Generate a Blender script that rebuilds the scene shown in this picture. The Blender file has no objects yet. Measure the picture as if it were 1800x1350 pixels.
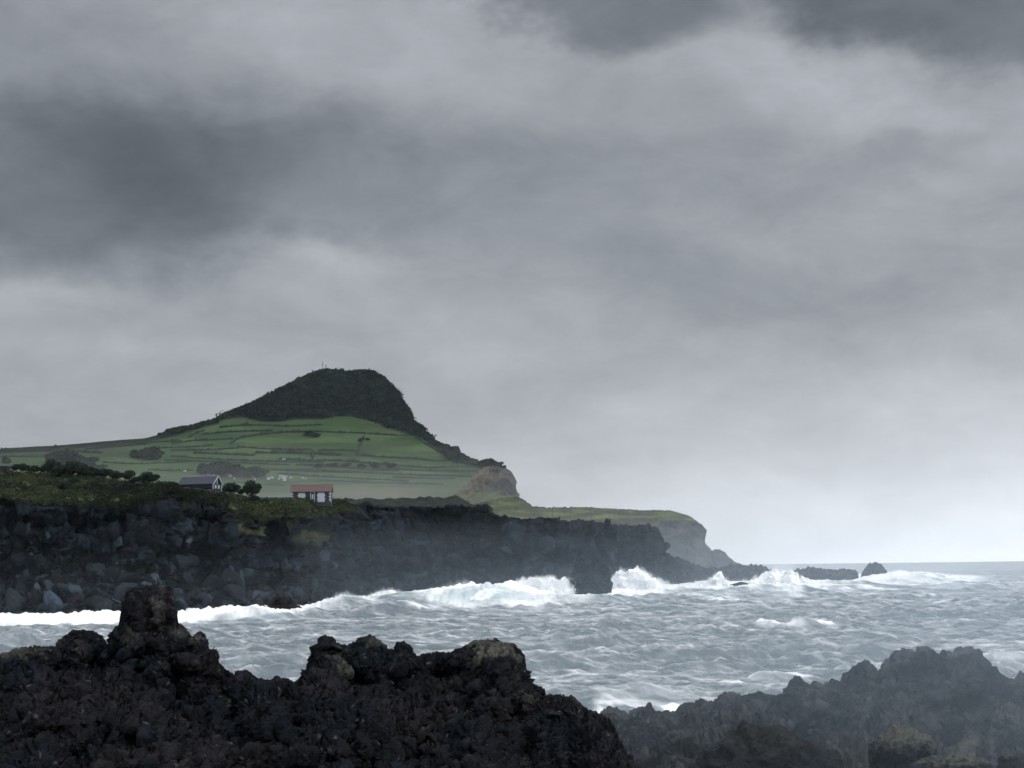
import bpy, math, random
import numpy as np
from mathutils import Matrix, Vector, Euler
from mathutils.bvhtree import BVHTree
R = math.radians
sc = bpy.context.scene
C = sc.collection
rng = np.random.default_rng(7)
random.seed(7)

# ------------------------------------------------------------------ camera
F = 3500.0                      # focal length in photo pixels (1800 wide)
CAMZ = 8.0
HOR = 997.0                     # horizon row at the centre column
SL = 0.012                      # slight tilt of the horizon
ROLL = -math.atan(SL)
PITCH = math.atan((HOR - 675) * math.cos(ROLL) / F)
cam = bpy.data.cameras.new('camera'); camo = bpy.data.objects.new('camera', cam); C.objects.link(camo)
cam.sensor_width = 36; cam.lens = 36 * F / 1800
cam.clip_start = 0.5; cam.clip_end = 150000
MCAM = Matrix.Rotation(R(90) + PITCH, 4, 'X') @ Matrix.Rotation(ROLL, 4, 'Z')
MCAM.translation = (0, 0, CAMZ)
camo.matrix_world = MCAM
sc.camera = camo
R3 = np.array(MCAM.to_3x3())

# ------------------------------------------------------------------ light
SUN_AZ, SUN_EL = 118.0, 42.0      # azimuth clockwise from the view direction
az, el = R(SUN_AZ), R(SUN_EL)
sun = bpy.data.lights.new('sun', 'SUN'); suno = bpy.data.objects.new('sun', sun); C.objects.link(suno)
sun.energy = 1.6; sun.angle = R(7); sun.color = (1.0, 0.985, 0.955)
sdir = Vector((math.sin(az) * math.cos(el), math.cos(az) * math.cos(el), math.sin(el)))
suno.rotation_euler = (-sdir).to_track_quat('-Z', 'Y').to_euler()

sc.view_settings.view_transform = 'Standard'; sc.view_settings.look = 'None'
sc.view_settings.gamma = 1; sc.view_settings.exposure = 0
sc.render.engine = 'CYCLES'
cy = sc.cycles
cy.use_denoising = True
cy.max_bounces = 16; cy.diffuse_bounces = 3; cy.glossy_bounces = 2; cy.transmission_bounces = 2
cy.transparent_max_bounces = 12; cy.volume_bounces = 14
cy.use_adaptive_sampling = True; cy.adaptive_threshold = 0.02
sc.render.use_persistent_data = False

# ------------------------------------------------------------------ world sky
w = bpy.data.worlds.new('World'); sc.world = w; w.use_nodes = True
nt = w.node_tree; nt.nodes.clear(); N = nt.nodes; L = nt.links
def M(op, a, b=None, c=None, clamp=False):
    n = N.new('ShaderNodeMath'); n.operation = op; n.use_clamp = clamp
    for i, v in enumerate((a, b, c)):
        if v is None: continue
        if isinstance(v, (int, float)): n.inputs[i].default_value = v
        else: L.new(v, n.inputs[i])
    return n.outputs[0]
tc = N.new('ShaderNodeTexCoord')
sep = N.new('ShaderNodeSeparateXYZ'); L.new(tc.outputs['Generated'], sep.inputs[0])
AZ = M('ARCTAN2', sep.outputs[0], sep.outputs[1])
EL = M('ARCSINE', sep.outputs[2])
def wnoise(scale, detail, rough, zs=1.0, off=0.0, dist=0.0):
    comb = N.new('ShaderNodeCombineXYZ')
    L.new(M('MULTIPLY', AZ, 1.0), comb.inputs[0]); L.new(M('MULTIPLY', EL, zs), comb.inputs[1]); comb.inputs[2].default_value = off
    n = N.new('ShaderNodeTexNoise'); n.inputs['Scale'].default_value = scale; n.inputs['Detail'].default_value = detail
    n.inputs['Roughness'].default_value = rough; n.inputs['Distortion'].default_value = dist
    L.new(comb.outputs[0], n.inputs['Vector'])
    return M('SUBTRACT', n.outputs['Fac'], 0.5)
wa = wnoise(9, 5, .55, 1.6, 1.3); wb = wnoise(9, 5, .55, 1.6, 7.7)
wc = wnoise(26, 7, .6, 1.4, 3.1); wd = wnoise(26, 7, .6, 1.4, 9.4)
A2 = M('ADD', AZ, M('ADD', M('MULTIPLY', wa, .15), M('MULTIPLY', wc, .06)))
E2 = M('ADD', EL, M('ADD', M('MULTIPLY', wb, .055), M('MULTIPLY', wd, .032)))
def blob(px, py, sx, sy, rot, amp, hard=1.0):
    a0 = (px - 900) / F; e0 = (HOR - py) / F; r = R(-rot)
    da = M('SUBTRACT', A2, a0); de = M('SUBTRACT', E2, e0)
    u = M('ADD', M('MULTIPLY', da, math.cos(r) / (sx / F)), M('MULTIPLY', de, math.sin(r) / (sx / F)))
    v = M('ADD', M('MULTIPLY', da, -math.sin(r) / (sy / F)), M('MULTIPLY', de, math.cos(r) / (sy / F)))
    q = M('ADD', M('MULTIPLY', u, u), M('MULTIPLY', v, v))
    if hard != 1.0: q = M('POWER', q, hard)
    return M('MULTIPLY', M('EXPONENT', M('MULTIPLY', q, -1.0)), amp)
BL = [(90, 330, 420, 140, 3, -.145, 2.2), (100, 400, 300, 80, 0, -.04, 1.5), (420, 200, 320, 70, 8, -.03, 1.2), (430, 300, 380, 115, 8, -.11, 1.8), (860, 330, 440, 90, 14, -.06, 1.4), (1250, 520, 340, 80, 10, -.035, 1.3),
      (980, -20, 330, 85, 8, -.19, 2.6), (1660, 10, 420, 120, 18, -.19, 2.8), (1500, 60, 120, 50, 20, -.05, 1.5),
      (1330, 120, 300, 70, 18, .055, 1.3), (640, 430, 200, 34, 12, .05, 1.3), (120, 90, 320, 80, 0, -.07, 1.2), (1560, 200, 260, 50, 20, .03, 1.2),
      (430, 60, 300, 50, 0, .02, 1.0), (1640, 280, 180, 36, -6, -.05, 1.5), (1700, 430, 300, 60, 4, -.03, 1.0),
      (60, 520, 260, 30, 0, .03, 1.0), (300, 620, 500, 60, 0, .02, 1.0), (860, 680, 260, 40, 6, -.02, 1.0),
      (1500, 560, 460, 90, 6, -.05, 1.2), (1250, 330, 260, 60, 16, -.02, 1)]
acc = None
for b in BL:
    o = blob(*b); acc = o if acc is None else M('ADD', acc, o)
# base: bright to the right over the sea, duller to the left, brighter outside and behind
hb = M('EXPONENT', M('MULTIPLY', M('MAXIMUM', EL, 0.0), -18.0))
side = M('ADD', .5, M('MULTIPLY', AZ, 1.9), clamp=True)
base = M('ADD', .625, M('MULTIPLY', hb, M('ADD', .02, M('MULTIPLY', side, .54))))
cl = M('MULTIPLY', wnoise(6.0, 7, .55, 2.2, 21.0, .4), .22)
cl2 = M('MULTIPLY', wnoise(17, 9, .66, 2.0, 33.0, .5), .15)
up = M('MULTIPLY', M('SUBTRACT', EL, .32), 1.1, clamp=True)
aside = M('MULTIPLY', M('SUBTRACT', M('ABSOLUTE', AZ), .5), .7, clamp=True)
V = M('ADD', M('ADD', base, acc), M('ADD', cl, cl2))
V = M('ADD', V, M('MULTIPLY', M('MAXIMUM', up, aside), .50))
V = M('MINIMUM', M('MAXIMUM', V, .2), 1.12)
LV = M('MULTIPLY', M('POWER', V, 2.2), 10.0)
ramp = N.new('ShaderNodeValToRGB'); L.new(V, ramp.inputs[0])
ramp.color_ramp.elements[0].position = .35; ramp.color_ramp.elements[0].color = (.89, .99, 1.08, 1)
ramp.color_ramp.elements[1].position = .95; ramp.color_ramp.elements[1].color = (.96, 1.0, 1.06, 1)
e_ = ramp.color_ramp.elements.new(.65); e_.color = (.955, .99, 1.07, 1)
vm = N.new('ShaderNodeVectorMath'); vm.operation = 'SCALE'
L.new(ramp.outputs[0], vm.inputs[0]); L.new(LV, vm.inputs['Scale'])
sky = N.new('ShaderNodeTexSky'); sky.sky_type = 'NISHITA'; sky.sun_disc = False
sky.sun_elevation = R(SUN_EL); sky.sun_rotation = R(SUN_AZ); sky.air_density = 1.0
mx = N.new('ShaderNodeMixRGB'); mx.inputs[0].default_value = .94
L.new(sky.outputs[0], mx.inputs[1]); L.new(vm.outputs[0], mx.inputs[2])
bg = N.new('ShaderNodeBackground'); bg.inputs[1].default_value = .1
L.new(mx.outputs[0], bg.inputs[0])
wo = N.new('ShaderNodeOutputWorld'); L.new(bg.outputs[0], wo.inputs[0])

# ------------------------------------------------------------------ maths
def hor(px): return HOR - SL * (np.asarray(px, float) - 900)
def P(px, py, Y):
    """world point seen at photo pixel (px, py) when it stands Y metres away"""
    px, py, Y = np.broadcast_arrays(np.asarray(px, float), np.asarray(py, float), np.asarray(Y, float))
    d = np.stack([(px - 900) / F, -(py - 675) / F, -np.ones_like(px)], -1) @ R3.T
    s = Y / d[..., 1]
    return d * s[..., None] + np.array([0, 0, CAMZ])
def proj(p):
    q = (np.asarray(p, float) - np.array([0, 0, CAMZ])) @ R3
    return 900 - F * q[..., 0] / q[..., 2], 675 + F * q[..., 1] / q[..., 2]
def curve(pts):
    a = np.array(pts, float)
    return lambda x: np.interp(x, a[:, 0], a[:, 1])
def h3(ix, iy, iz, seed=0):
    h = (ix.astype(np.uint32) * np.uint32(374761393) + iy.astype(np.uint32) * np.uint32(668265263)
         + iz.astype(np.uint32) * np.uint32(2147483647) + np.uint32((seed * 974634777) & 0xffffffff))
    h ^= h >> np.uint32(13); h *= np.uint32(1274126177); h ^= h >> np.uint32(16); h *= np.uint32(2246822519); h ^= h >> np.uint32(13)
    return h
def vnoise(p, seed=0):
    i = np.floor(p).astype(np.int64); f = p - i; u = f * f * f * (f * (f * 6 - 15) + 10)
    out = 0
    for dx in (0, 1):
        wx = u[..., 0] if dx else 1 - u[..., 0]
        for dy in (0, 1):
            wy = u[..., 1] if dy else 1 - u[..., 1]
            for dz in (0, 1):
                wz = u[..., 2] if dz else 1 - u[..., 2]
                h = h3(i[..., 0] + dx, i[..., 1] + dy, i[..., 2] + dz, seed)
                gx = ((h & np.uint32(1023)).astype(np.float32) / 511.5 - 1); gy = (((h >> np.uint32(10)) & np.uint32(1023)).astype(np.float32) / 511.5 - 1)
                gz = (((h >> np.uint32(20)) & np.uint32(1023)).astype(np.float32) / 511.5 - 1)
                out = out + wx * wy * wz * (gx * (f[..., 0] - dx) + gy * (f[..., 1] - dy) + gz * (f[..., 2] - dz))
    return out * 1.3
def fbm(p, octv=5, seed=0, gain=.5, ridged=False):
    a, s, t = 1.0, 0, 0
    for o in range(octv):
        n = vnoise(p, seed + o)
        if ridged: n = 1 - 2 * np.abs(n) - .5
        s = s + a * n; t += a; a *= gain; p = p * 2.03 + 11.3
    return s / t * 1.6
def worley(p, seed=0, facets=False):
    shp = p.shape[:-1]; p = p.reshape(-1, 3); i = np.floor(p).astype(np.int64); f = (p - i).astype(np.float32)
    n = len(p); b1 = np.full(n, 9e9, np.float32); b2 = b1.copy(); hid = np.zeros(n, np.uint32)
    dl = np.zeros((n, 3), np.float32)
    for dx in (-1, 0, 1):
        for dy in (-1, 0, 1):
            for dz in (-1, 0, 1):
                h = h3(i[:, 0] + dx, i[:, 1] + dy, i[:, 2] + dz, seed)
                rx = (h & np.uint32(1023)).astype(np.float32) / 1023 + dx - f[:, 0]
                ry = ((h >> np.uint32(10)) & np.uint32(1023)).astype(np.float32) / 1023 + dy - f[:, 1]
                rz = ((h >> np.uint32(20)) & np.uint32(1023)).astype(np.float32) / 1023 + dz - f[:, 2]
                d = rx * rx + ry * ry + rz * rz
                m = d < b1
                b2 = np.where(m, b1, np.minimum(b2, d)); b1 = np.where(m, d, b1)
                hid = np.where(m, h, hid)
                if facets: dl[m, 0] = rx[m]; dl[m, 1] = ry[m]; dl[m, 2] = rz[m]
    r1 = ((hid * np.uint32(2654435761)) >> np.uint32(8)).astype(np.float32) / 2 ** 24
    if facets:
        k = [(((hid * np.uint32(c)) >> np.uint32(12)).astype(np.float32) / 2 ** 20 - .5) * 2 for c in (2246822519, 3266489917, 668265263)]
        tilt = dl[:, 0] * k[0] + dl[:, 1] * k[1] + dl[:, 2] * k[2]
        return np.sqrt(b1).reshape(shp), np.sqrt(b2).reshape(shp), r1.reshape(shp), tilt.reshape(shp)
    return np.sqrt(b1).reshape(shp), np.sqrt(b2).reshape(shp), r1.reshape(shp)
def sstep(a, b, x):
    t = np.clip((x - a) / (b - a), 0, 1); return t * t * (3 - 2 * t)
def gnormals(G):
    du = np.gradient(G, axis=1); dv = np.gradient(G, axis=0)
    n = np.cross(du, dv); n /= np.linalg.norm(n, axis=-1, keepdims=True) + 1e-9
    return n

# ------------------------------------------------------------------ objects
def mesh_from(name, verts, faces, mat, parent=None, cols=None, smooth=True, link=True):
    verts = np.asarray(verts, np.float32); me = bpy.data.meshes.new(name)
    faces = np.asarray(faces, np.int32)
    me.vertices.add(len(verts)); me.vertices.foreach_set('co', verts.ravel())
    nf, k = faces.shape
    me.loops.add(nf * k); me.loops.foreach_set('vertex_index', faces.ravel())
    me.polygons.add(nf); me.polygons.foreach_set('loop_start', np.arange(nf, dtype=np.int32) * k)
    me.polygons.foreach_set('use_smooth', np.full(nf, smooth))
    me.update(calc_edges=True)
    if cols is not None:
        at = me.attributes.new('Col', 'FLOAT_COLOR', 'POINT')
        c4 = np.ones((len(verts), 4), np.float32); c4[:, :cols.shape[1]] = cols
        at.data.foreach_set('color', c4.ravel())
    if mat: me.materials.append(mat)
    o = bpy.data.objects.new(name, me); C.objects.link(o)
    if parent: o.parent = parent
    return o
def tag(o, label=None, cat=None, group=None, kind=None):
    if label: o['label'] = label
    if cat: o['category'] = cat
    if group: o['group'] = group
    if kind: o['kind'] = kind
    return o
def empty(name, loc, rz=0, label=None, cat=None, group=None):
    o = bpy.data.objects.new(name, None); C.objects.link(o); o.location = loc; o.rotation_euler = (0, 0, rz)
    o.empty_display_size = .5
    return tag(o, label, cat, group)
def gridfaces(nr, ncol, mask=None):
    i = np.arange(nr * ncol).reshape(nr, ncol)
    f = np.stack([i[:-1, :-1], i[:-1, 1:], i[1:, 1:], i[1:, :-1]], -1)
    return f.reshape(-1, 4) if mask is None else f[mask]
def compact(verts, faces, cols):
    u, inv = np.unique(faces, return_inverse=True)
    return verts[u], inv.reshape(faces.shape), (cols[u] if cols is not None else None)

# ------------------------------------------------------------------ materials
def material(name, col=None, rough=.8, ns=1.0, nvar=.3, bump=.0, bscale=1.0, bdist=.05, spec=.3, transl=0.0, vcol=True, ns2=None, tint=None):
    m = bpy.data.materials.new(name); m.use_nodes = True; t = m.node_tree; n = t.nodes; l = t.links
    b = n['Principled BSDF']; b.inputs['Roughness'].default_value = rough; b.inputs['Specular IOR Level'].default_value = spec
    tcx = n.new('ShaderNodeTexCoord')
    if vcol:
        a = n.new('ShaderNodeAttribute'); a.attribute_name = 'Col'; src = a.outputs['Color']
    else:
        a = n.new('ShaderNodeRGB'); a.outputs[0].default_value = (*col, 1); src = a.outputs[0]
    nz = n.new('ShaderNodeTexNoise'); nz.inputs['Scale'].default_value = ns; nz.inputs['Detail'].default_value = 6; nz.inputs['Roughness'].default_value = .62
    l.new(tcx.outputs['Object'], nz.inputs['Vector'])
    mr = n.new('ShaderNodeMapRange'); mr.inputs[1].default_value = .3; mr.inputs[2].default_value = .7
    mr.inputs[3].default_value = 1 - nvar; mr.inputs[4].default_value = 1 + nvar
    l.new(nz.outputs['Fac'], mr.inputs[0])
    v = n.new('ShaderNodeVectorMath'); v.operation = 'SCALE'; l.new(src, v.inputs[0]); l.new(mr.outputs[0], v.inputs['Scale'])
    out = v.outputs[0]
    if tint:
        nz2 = n.new('ShaderNodeTexNoise'); nz2.inputs['Scale'].default_value = ns2; nz2.inputs['Detail'].default_value = 4
        l.new(tcx.outputs['Object'], nz2.inputs['Vector'])
        r2 = n.new('ShaderNodeMapRange'); r2.inputs[1].default_value = .5; r2.inputs[2].default_value = .68; l.new(nz2.outputs['Fac'], r2.inputs[0])
        mm = n.new('ShaderNodeMixRGB'); mm.inputs[2].default_value = (*tint[:3], 1); l.new(out, mm.inputs[1])
        ml = n.new('ShaderNodeMath'); ml.operation = 'MULTIPLY'; ml.inputs[1].default_value = tint[3]; l.new(r2.outputs[0], ml.inputs[0])
        l.new(ml.outputs[0], mm.inputs[0]); out = mm.outputs[0]
    l.new(out, b.inputs['Base Color'])
    if bump:
        bn = n.new('ShaderNodeTexNoise'); bn.inputs['Scale'].default_value = bscale; bn.inputs['Detail'].default_value = 8; bn.inputs['Roughness'].default_value = .65
        l.new(tcx.outputs['Object'], bn.inputs['Vector'])
        bp = n.new('ShaderNodeBump'); bp.inputs['Strength'].default_value = bump; bp.inputs['Distance'].default_value = bdist
        l.new(bn.outputs['Fac'], bp.inputs['Height']); l.new(bp.outputs[0], b.inputs['Normal'])
    if transl:
        tr = n.new('ShaderNodeBsdfTranslucent'); l.new(out, tr.inputs[0]); mxs = n.new('ShaderNodeMixShader'); mxs.inputs[0].default_value = transl
        l.new(b.outputs[0], mxs.inputs[1]); l.new(tr.outputs[0], mxs.inputs[2]); l.new(mxs.outputs[0], n['Material Output'].inputs[0])
    return m
M_LAVA = material('lava_rock', rough=.7, ns=9, nvar=.7, bump=1.0, bscale=16, bdist=.09, spec=.12)
M_LAVAB = material('lava_rock_far', rough=.75, ns=3, nvar=.5, bump=1.0, bscale=6, bdist=.16, spec=.12)
M_CLIFF = material('cliff_rock', rough=.75, ns=.35, nvar=.4, bump=.8, bscale=1.0, bdist=.6, spec=.10)
M_FAR = material('far_rock', rough=.85, ns=.08, nvar=.35, bump=1, bscale=.12, bdist=5, spec=.08)
M_HILL = material('hill_land', rough=.95, ns=.02, nvar=.25, bump=.5, bscale=.05, bdist=3, spec=.0)
M_BOULD = material('boulder_rock', rough=.75, ns=.7, nvar=.5, bump=.8, bscale=2.2, bdist=.3, spec=.12)
M_LEAF = material('leaves', rough=.7, ns=.9, nvar=.5, spec=.15, transl=.25)
M_LEAFF = material('far_leaves', rough=.9, ns=.08, nvar=.45, spec=.0, transl=.2)
M_BARK = material('bark', (.05, .04, .03), rough=.9, vcol=False, ns=3, nvar=.3)
M_FOAM = material('foam', (.93, .94, .95), rough=.8, vcol=False, ns=.6, nvar=.03, spec=0, transl=.5)
M_FOAMC = material('dense_foam', (.93, .94, .95), rough=.8, vcol=False, ns=.6, nvar=.03, spec=0, transl=.08)
def plain(name, col, rough=.7, ns=1.5, nvar=.12, **k): return material(name, col, rough=rough, vcol=False, ns=ns, nvar=nvar, **k)

BVH = {}
def reg(key, o):
    vs = np.empty(len(o.data.vertices) * 3, np.float32); o.data.vertices.foreach_get('co', vs); vs = vs.reshape(-1, 3)
    fs = np.empty(len(o.data.loops), np.int32); o.data.loops.foreach_get('vertex_index', fs); fs = fs.reshape(-1, 4)
    BVH[key] = BVHTree.FromPolygons(vs.tolist(), fs.tolist())
def hit(key, px, py):
    d = Vector(P(px, py, 100.0) - np.array([0, 0, CAMZ])); d.normalize()
    r = BVH[key].ray_cast(Vector((0, 0, CAMZ)), d, 20000)
    return r[0]
def drop(key, x, y, default=0.0):
    r = BVH[key].ray_cast(Vector((x, y, 900)), Vector((0, 0, -1)), 2000)
    return r[0].z if r[0] is not None else default

# ================================================================== foreground lava, left
SA = [(-80,1150),(0,1152),(27,1140),(60,1135),(80,1138),(100,1138),(104,1126),(112,1117),(127,1111),(147,1106),(167,1112),(180,1122),(190,1137),(195,1137),
 (197,1118),(200,1105),(208,1097),(213,1070),(220,1043),(226,1037),(235,1031),(245,1034),(253,1033),(263,1030),(273,1027),(281,1031),(290,1032),(297,1030),(303,1034),(307,1050),(308,1077),(311,1093),(323,1100),(333,1113),(338,1118),
 (345,1112),(353,1108),(361,1119),(368,1143),(377,1160),(393,1173),(413,1188),(419,1180),(433,1179),(447,1190),(453,1198),(477,1199),(484,1192),(503,1191),(517,1200),(527,1193),(535,1177),
 (538,1180),(540,1167),(555,1150),(560,1123),(570,1117),(583,1120),(590,1130),(610,1135),(627,1127),(636,1122),(650,1119),(667,1127),(683,1142),(693,1142),(700,1128),(712,1126),(722,1138),(730,1155),(737,1158),
 (742,1150),(767,1147),(793,1149),(813,1138),(833,1126),(850,1124),(866,1125),(870,1120),(883,1129),(903,1134),(915,1144),(921,1163),(922,1185),(930,1197),(943,1205),(957,1211),(959,1222),(980,1221),(1007,1227),(1020,1235),
 (1035,1250),(1050,1252),(1073,1266),(1080,1283),(1097,1316),(1104,1335),(1108,1360),(1112,1400),(1116,1470)]
cA = curve(SA)
def lumps(p, scales, seed=0):
    h = 0
    for k, (s, a) in enumerate(scales):
        wv = p + .25 * s * np.stack([vnoise(p / s * 1.3, seed + 50 + k), vnoise(p / s * 1.3 + 9, seed + 60 + k), vnoise(p / s * 1.3 + 17, seed + 70 + k)], -1)
        f1, f2, r = worley(wv / s, seed + k)
        h = h + a * ((.62 - f1) * 1.1 + .35 * (r - .5))
    return h
def rough_sheet(pxs, front, back, dfun, hfun):
    """front: list of (py, Y) rows up to the crest, back: rows behind it"""
    rows = front + back
    PY = np.stack([np.broadcast_to(r[0], pxs.shape) for r in rows]); YY = np.stack([np.broadcast_to(r[1], pxs.shape) for r in rows])
    PX = np.broadcast_to(pxs, PY.shape)
    G = P(PX, PY, YY)
    YY = YY + dfun(G, PX, PY)
    G = P(PX, PY, YY)
    n = gnormals(G)
    sgn = np.sign(np.mean(n[:, :, 1])) or 1
    n = -n * sgn                                  # towards the camera
    return G + n * hfun(G, PX, PY)[..., None], PX, PY
NEAR = 19.0
rampA = curve([(1030, 31.2), (1120, 30.9), (1190, 30), (1230, 28.6), (1290, 26.8), (1350, 25.3), (1430, 23.6)])
pxs = np.arange(-80, 1117, 1.25); cr = cA(pxs) + 2.5 * vnoise(np.stack([pxs / 7, pxs * 0, pxs * 0], -1), 5) + 3.0 * vnoise(np.stack([pxs / 3.1, pxs * 0, pxs * 0], -1), 15)
nf = 380; front = []
for t in np.linspace(0, 1, nf):
    py = 1430 + (cr - 1430) * t
    front.append((py, rampA(py)))
back = []
Yc = rampA(cr)
for t in np.linspace(0.02, 1, 60):
    Yb = Yc + .25 + 30 * t ** 1.8
    zc = P(pxs, cr, Yc)[:, 2]; zb = zc - (1.1 * t ** .5 + 6.5 * t)
    back.append((cr + 0 + 0 * t, Yb, zb))
def zrow(pxs, Y, z):                                # photo row of height z at distance Y
    return hor(pxs) + (CAMZ - z) / Y * F
back = [(zrow(pxs, Yb, zb), Yb) for (_, Yb, zb) in back]
def dA(G, PX, PY):
    q = np.stack([PX * 28 / F, PY * 28 / F, PX * 0], -1); dm = sstep(0, 60, PY - cr[None, :]) * .85 + .15; dm = dm * (1 - .7 * sstep(185, 215, PX) * sstep(385, 350, PX) * sstep(1150, 1110, PY))
    return (-2.7 * fbm(q * .75 + 3, 4, 11) - .75 * fbm(q * 2.3, 4, 15) + .45 * (worley(q * 1.5 + .3 * fbm(q * 2, 2, 3)[..., None], 19)[0] - .5)) * dm
def hA(G, PX, PY):
    h = lumps(G, [(.5, .06), (.23, .055), (.11, .055)], 3) + .13 * fbm(G * 2.2, 5, 21) + .15 * fbm(G * 5, 5, 23, .62, True)
    f1, f2, r, tl = worley(G / .34 + .4 * fbm(G * 3, 2, 4)[..., None], 24, True); h = h + .075 * tl + .07 * (r - .5); f1, f2, r, tl = worley(G / .13 + .3 * fbm(G * 8, 2, 4)[..., None], 26, True); h = h + .022 * tl + .02 * (r - .5)
    edge = sstep(0, 26, np.abs(PY - cr[None, :])) * .75 + .25
    return h * edge * (1 - .35 * sstep(190, 215, PX) * sstep(330, 305, PX) * sstep(1120, 1090, PY))
GA, PXA, PYA = rough_sheet(pxs, front, back, dA, hA)
def rockcol(G, base, brown, bscale=.5, seed=1):
    n1 = sstep(-.25, .35, fbm(G * bscale, 4, seed))[..., None]; n2 = sstep(-.2, .5, fbm(G * bscale * 2.7, 3, seed + 9))[..., None]
    c = np.array(base) * (1 - n1) + np.array(brown) * n1
    return c * (.75 + .55 * n2)
colA = rockcol(GA, (.0036, .0064, .0102), (.0122, .0116, .0150), .6, 3)
def patch(px, py, sx, sy, PX, PY, G, sc_=3.0, thr=.15, seed=1):
    q = np.exp(-((PX - px) / sx) ** 2 - ((PY - py) / sy) ** 2)
    return sstep(thr, thr + .3, q * 1.0 + .9 * fbm(G * sc_, 6, seed, .65) - .2)
lich = np.array([.070, .071, .060])
for (px, py, sx, sy, am) in [(283, 1075, 15, 38, .5), (318, 1112, 22, 14, .6), (347, 1128, 12, 22, .6), (232, 1122, 14, 16, .35), (590, 1165, 14, 34, .75), (660, 1136, 24, 20, .6),
                             (868, 1146, 46, 26, 1.0), (850, 1130, 28, 12, .8), (905, 1165, 16, 16, .5), (830, 1200, 60, 16, .2), (35, 1150, 60, 18, .6), (1010, 1240, 36, 16, .35), (900, 1228, 60, 12, .3), (140, 1150, 10, 20, .3)]:
    m = patch(px, py, sx, sy, PXA, PYA, GA, 3.5, .25, int(px))[..., None] * am
    colA = colA * (1 - m) + lich * m
sp = (worley(GA / .075, 91)[0] < .17) & (fbm(GA * 1.4, 3, 8) > .05) & (fbm(GA * 5, 2, 81) > -.1)
colA[sp] = colA[sp] * .4 + np.array([.13, .135, .14]) * .6
# split the sheet: free-standing outcrops get an object each
ids = np.zeros(PXA.shape, int)
wob = 9 * fbm(GA * 2.0, 3, 44)
def inreg(poly):
    a = np.array(poly, float); x = PXA + wob; y = PYA + wob; ins = np.zeros(x.shape, bool); j = len(a) - 1
    for i in range(len(a)):
        c = ((a[i, 1] > y) != (a[j, 1] > y)) & (x < (a[j, 0] - a[i, 0]) * (y - a[i, 1]) / (a[j, 1] - a[i, 1] + 1e-9) + a[i, 0]); ins ^= c; j = i
    return ins
nfr = len(front)
regs = [('rock_pinnacle', [(193, 900), (372, 900), (372, 1150), (330, 1150), (300, 1160), (225, 1160), (193, 1142)], 'tall blocky dark lava pinnacle with brown patches rising above the left foreground', 'rock pinnacle'),
        ('boulder', [(98, 900), (193, 900), (193, 1142), (180, 1160), (110, 1165), (98, 1150)], 'rounded black boulder left of the tall lava pinnacle', 'boulder'),
        ('rock_outcrop', [(536, 900), (690, 900), (690, 1170), (620, 1195), (536, 1190)], 'twin-humped dark outcrop with tan streaks in the middle foreground', 'rock outcrop'),
        ('rock_outcrop', [(690, 900), (738, 900), (738, 1168), (690, 1175)], 'narrow dark rock knob between the twin-humped outcrop and the lichen-topped outcrop', 'rock outcrop'),
        ('rock_outcrop', [(738, 900), (930, 900), (930, 1200), (860, 1188), (800, 1190), (738, 1172)], 'broad overhanging outcrop topped with pale yellowish lichen', 'rock outcrop')]
backrows = np.zeros(PXA.shape, bool); backrows[nfr + 8:] = True
for k, (nm, poly, lab, cat) in enumerate(regs): ids[inreg(poly) & (ids == 0) & ~backrows] = k + 1
nr, ncol = PXA.shape
fid = ids[:-1, :-1]
V_ = GA.reshape(-1, 3); CC = colA.reshape(-1, 3)
def emit(name, m, mat, lab=None, cat=None, kind=None, verts=V_, cols=CC, shape=(nr, ncol), group=None):
    v, f, c = compact(verts, gridfaces(*shape, mask=m), cols)
    o = mesh_from(name, v, f, mat, cols=c); tag(o, lab, cat, group, kind); return o
emit('lava_shore', fid == 0, M_LAVA, 'rough black lava shore filling the left foreground', 'lava shore', 'structure')
for k, (nm, poly, lab, cat) in enumerate(regs): emit(nm, fid == k + 1, M_LAVA, lab, cat)

# ground beneath and behind the camera
gx, gy = np.meshgrid(np.linspace(-60, 60, 240), np.linspace(-40, 25, 130))
gz = 6.0 - .05 * np.maximum(gy, 0) - .1 * np.maximum(gy - 14, 0) + .12 * fbm(np.stack([gx * .3, gy * .3, gx * 0], -1), 5, 3) - .6
G = np.stack([gx, gy, gz], -1); G[..., 2] += lumps(G, [(1.4, .25), (.5, .12)], 6) - .25 * sstep(8, 20, gy)
c = rockcol(G, (.0036, .0064, .0102), (.0122, .0116, .0150), .6, 3)
o = mesh_from('lava_ground', G.reshape(-1, 3), gridfaces(*gx.shape), M_LAVA, cols=c.reshape(-1, 3)); tag(o, 'black clinkery lava ground around the viewpoint', 'ground', kind='structure')

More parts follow.
